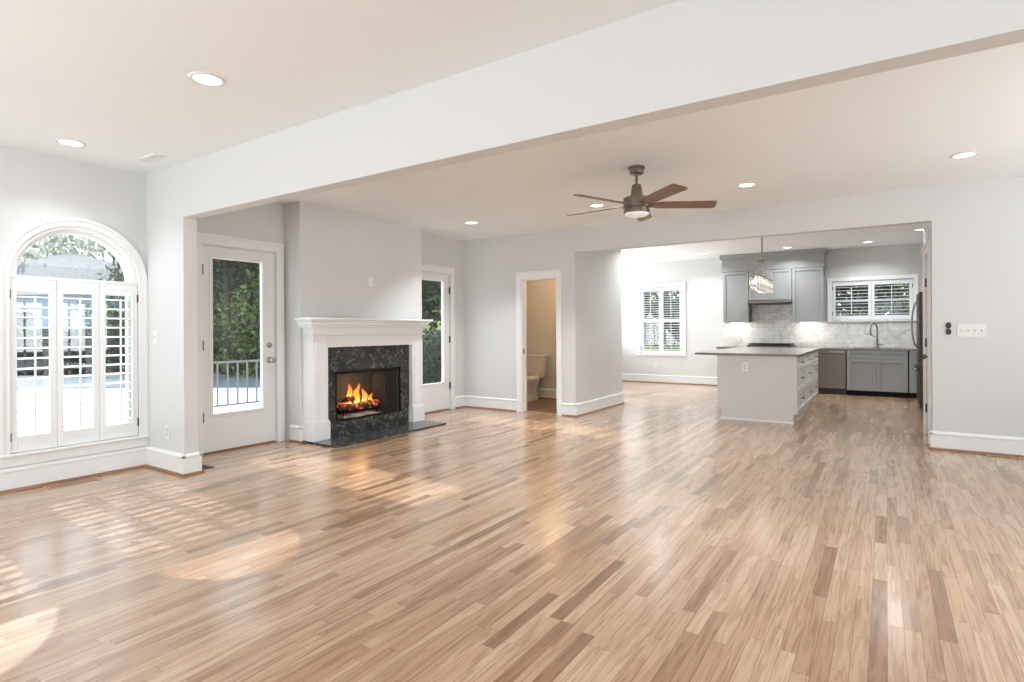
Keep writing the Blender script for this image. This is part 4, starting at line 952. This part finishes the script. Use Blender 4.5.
def leaves(n, vol, size, name, m, parent, seed):
    rnd = random.Random(seed); V = []; Fc = []
    for i in range(n):
        p = vol(rnd); s = size * (0.6 + 0.8 * rnd.random())
        n_ = Vector((rnd.gauss(0, 1), rnd.gauss(0, 1), rnd.gauss(0.3, 1))).normalized(); u = n_.orthogonal().normalized(); w = n_.cross(u)
        a = rnd.random() * 6.3; u2 = math.cos(a) * u + math.sin(a) * w; w2 = n_.cross(u2)
        P = Vector(p); k = len(V)
        V += [tuple(P - u2 * s), tuple(P + w2 * s * 0.45 + n_ * s * 0.1), tuple(P + u2 * s), tuple(P - w2 * s * 0.45 + n_ * s * 0.1)]
        Fc.append((k, k + 1, k + 2, k + 3))
    me = bpy.data.meshes.new(name); me.from_pydata(V, [], Fc); me.materials.append(m); me.update()
    o = bpy.data.objects.new(name, me); COL.objects.link(o); o.parent = parent
    return o
def tree_template(hgt, rad, m, n, size, seed, low=0.15, first=('tree', '')):
    r = bpy.data.objects.new('tree', None); COL.objects.link(r)
    b = MB(); rnd = random.Random(seed)
    b.tube([(0, 0, -0.2), (0.05, 0.03, hgt * 0.35), (-0.03, 0.05, hgt * 0.7)], [0.14, 0.11, 0.05], 10)
    for k in range(7):
        a = k * 2.4; z = hgt * (0.3 + 0.07 * k); b.tube([(0, 0, z), (rad * 0.6 * math.cos(a), rad * 0.6 * math.sin(a), z + hgt * 0.16)], [0.05, 0.015], 6)
    b.build('trunk', M['bark'], r, smooth=True)
    blobs = []
    for k in range(16):
        a = rnd.random() * 6.3; t = rnd.random(); z = hgt * (low + (0.95 - low) * t); d = rad * (0.75 * math.sin(PI * (0.15 + 0.8 * t)) + 0.1)
        blobs.append((d * math.cos(a), d * math.sin(a), z, rad * (0.35 + 0.3 * rnd.random())))
    def vol(rn):
        x, y, z, q = blobs[rn.randrange(len(blobs))]
        v = Vector((rn.gauss(0, 1), rn.gauss(0, 1), rn.gauss(0, 1))).normalized() * q * (rn.random() ** 0.4)
        return (x + v.x, y + v.y, max(0.05, z + v.z * 0.8))
    leaves(n, vol, size, 'foliage', m, r, seed + 1)
    return r
T = [tree_template(6.0, 2.3, M['leafd'], 9000, 0.11, 11, 0.02), tree_template(5.2, 2.1, M['leafm'], 9000, 0.095, 23, 0.02), tree_template(5.6, 2.2, M['leafg'], 9000, 0.095, 37, 0.02), tree_template(7.5, 2.6, M['leafp'], 3600, 0.17, 51, 0.3)]
used = set()
def put_tree(kind, w, s, sc, label, group, rz=0.0, z=-0.2, xy=None):
    r = T[kind] if kind not in used else copy_tree(T[kind]); used.add(kind)
    x, y = xy if xy else yaw(w, s)
    r.location = (x, y, z); r.scale = (sc, sc, sc); r.rotation_euler = (0, 0, rz)
    tag(r, label, 'tree', group); return r
GT = 'trees beyond the patio'
put_tree(1, 17.5, -8.9, 0.95, 'bright green leafy tree at the left of the glass door view', GT)
put_tree(2, 18.5, -6.4, 1.0, 'grey green tree filling the middle of the glass door view', GT, 1.0)
put_tree(0, 20.5, -8.0, 1.15, 'dark tree standing behind the two nearer ones in the glass door view', GT, 2.0)
put_tree(0, 20.0, -5.2, 1.1, 'dark tree at the right of the glass door view', GT, 3.1)
put_tree(2, 18.0, -10.6, 0.8, 'grey green tree just left of the glass door view', GT, 4.0)
put_tree(0, 22.0, -11.3, 1.2, 'dark evergreen beside the neighbouring house', GT, 0.6)
put_tree(1, 27.0, -16.5, 1.25, 'leafy green tree rising behind the right slope of the neighbour roof', GT, 5.0)
put_tree(3, 34.0, -24.0, 1.15, 'pale bare looking tree behind the neighbour roof', GT, 0.4)
put_tree(3, 33.0, -29.5, 1.2, 'pale tree far left behind the neighbour roof', GT, 2.2)
# second glass door: hedge, lawn bank, fence, dark trees
hd = thing('hedge', 'grey green hedge close outside the second glass door', 'hedge', (-8.6, 9.6, -0.2))
_hx0, _hx1, _hy0, _hy1 = -9.6, -8.6, 8.0, 13.2
leaves(9000, lambda rn: (rn.uniform(-1.0, 0.1), rn.uniform(-1.7, 3.8), rn.uniform(0, 1.36) + 0.05 * math.sin(rn.random() * 9)), 0.075, 'foliage', M['leafg'], hd, 5)
b = MB()
for k in range(9): b.tube([(-9.05, 8.2 + 0.6 * k, -0.2), (-9.0, 8.25 + 0.6 * k, 0.9)], [0.03, 0.01], 6)
b.build('stems', M['bark'], hd)
hl = thing('hedge', 'low dark hedge along the far side of the pool below the house', 'hedge', (*yaw(18.0, -16.5), -0.12))
def _hv(rn):
    w, s = rn.uniform(-0.6, 0.6), rn.uniform(-6.5, 5.0); p = _F * w + _R0 * s; return (p.x, p.y, rn.uniform(0, 1.42))
leaves(7000, _hv, 0.14, 'foliage', M['leafd'], hl, 9)
b = MB()
for k in range(10): p = yaw(18.0, -22 + 1.1 * k); b.tube([(p[0], p[1], -0.12), (p[0], p[1], 0.8)], [0.04, 0.02], 6)
b.build('stems', M['bark'], hl)
b = MB(); q = [yaw(15, -3.2), yaw(15, 9), yaw(40, 12), yaw(40, -7.8)]; z4 = (0.4, 0.4, 3.4, 3.4)
I0 = [(*p, z) for p, z in zip(q, z4)]; I1 = [(*p, -0.3) for p in q]
b.rings([I1, I0]); lb = b.build('lawn_bank', M['lawn']); tag(lb, 'sunny green lawn bank rising beyond the hedge', 'lawn')
fe = thing('rail_fence', 'dark two rail fence crossing the lawn bank', 'fence', (*yaw(24, -2), 1.4))
for zz in (1.75, 2.12):
    p, q = yaw(24, -4.6), yaw(24, 3); MB().tube([(*p, zz), (*q, zz)], 0.05, 8).build('rail', M['fence'], fe)
for k in range(5):
    p = yaw(24, -4.4 + 1.8 * k); MB().tube([(*p, 1.2), (*p, 2.3)], 0.06, 8).build('post', M['fence'], fe)
for k, (w, s, lab) in enumerate(((31, -6.4, 'dark tree on top of the lawn bank, left in the second door view'), (33, -3.6, 'dark tree on top of the lawn bank, middle of the second door view'), (32, -1.0, 'dark tree on top of the lawn bank, right in the second door view'))):
    put_tree(0, w, s, 1.2, lab, 'trees on the lawn bank', k * 1.3, z=2.2)
# behind the kitchen
for k, (x, y, kd, sc, lab) in enumerate(((-6.3, 19, 0, 1.0, 'dark tree behind the dining window, left'), (-4.2, 18, 2, 0.85, 'grey tree behind the dining window, right'), (-1.6, 19, 0, 0.9, 'dark tree behind the sink window, left'), (0.5, 18.5, 1, 0.75, 'green tree behind the sink window, middle'), (2.6, 19.5, 0, 0.95, 'dark tree behind the sink window, right'), (-8.6, 20, 0, 1.0, 'dark tree beyond the back yard corner'))):
    put_tree(kd, 0, 0, sc, lab, 'trees behind the kitchen', k * 1.1, xy=(x, y))
# neighbour house
hw, hs = 25.0, -21.0
nh = thing('neighbour_house', 'low blue grey house with a pale hipped shingle roof beyond the pool', 'house', (*yaw(hw, hs), -0.15))
def hpt(w, s, z): p = _F * (hw + w) + _R0 * (hs + s); return (p.x, p.y, z)
b = MB(hpt); b.box(0, 8, -7, 6.2, -0.15, 2.85); b.build('wall', M['siding'], nh)
b = MB(hpt); e0, e1, f0, f1, ze = -0.5, 8.5, -7.6, 6.8, 2.85
A = [(e0, f0, ze), (e1, f0, ze), (e1, f1, ze), (e0, f1, ze)]; Rg = [(4, -2.3, 5.2), (4, -1.2, 5.2)]
b.face(A); b.face([A[0], A[3], Rg[1], Rg[0]]); b.face([A[1], A[2], Rg[1], Rg[0]]); b.face([A[0], A[1], Rg[0]]); b.face([A[3], A[2], Rg[1]]); b.build('roof', M['roof'], nh)
for s in (-4.5, -0.5, 3.5):
    wf = MB(hpt).box(-0.04, 0.0, s - 0.6, s + 0.6, 0.9, 2.2).build('window', M['trim'], nh); MB(hpt).box(-0.05, -0.04, s - 0.52, s + 0.52, 0.98, 2.12).build('pane', M['blackplastic'], wf)
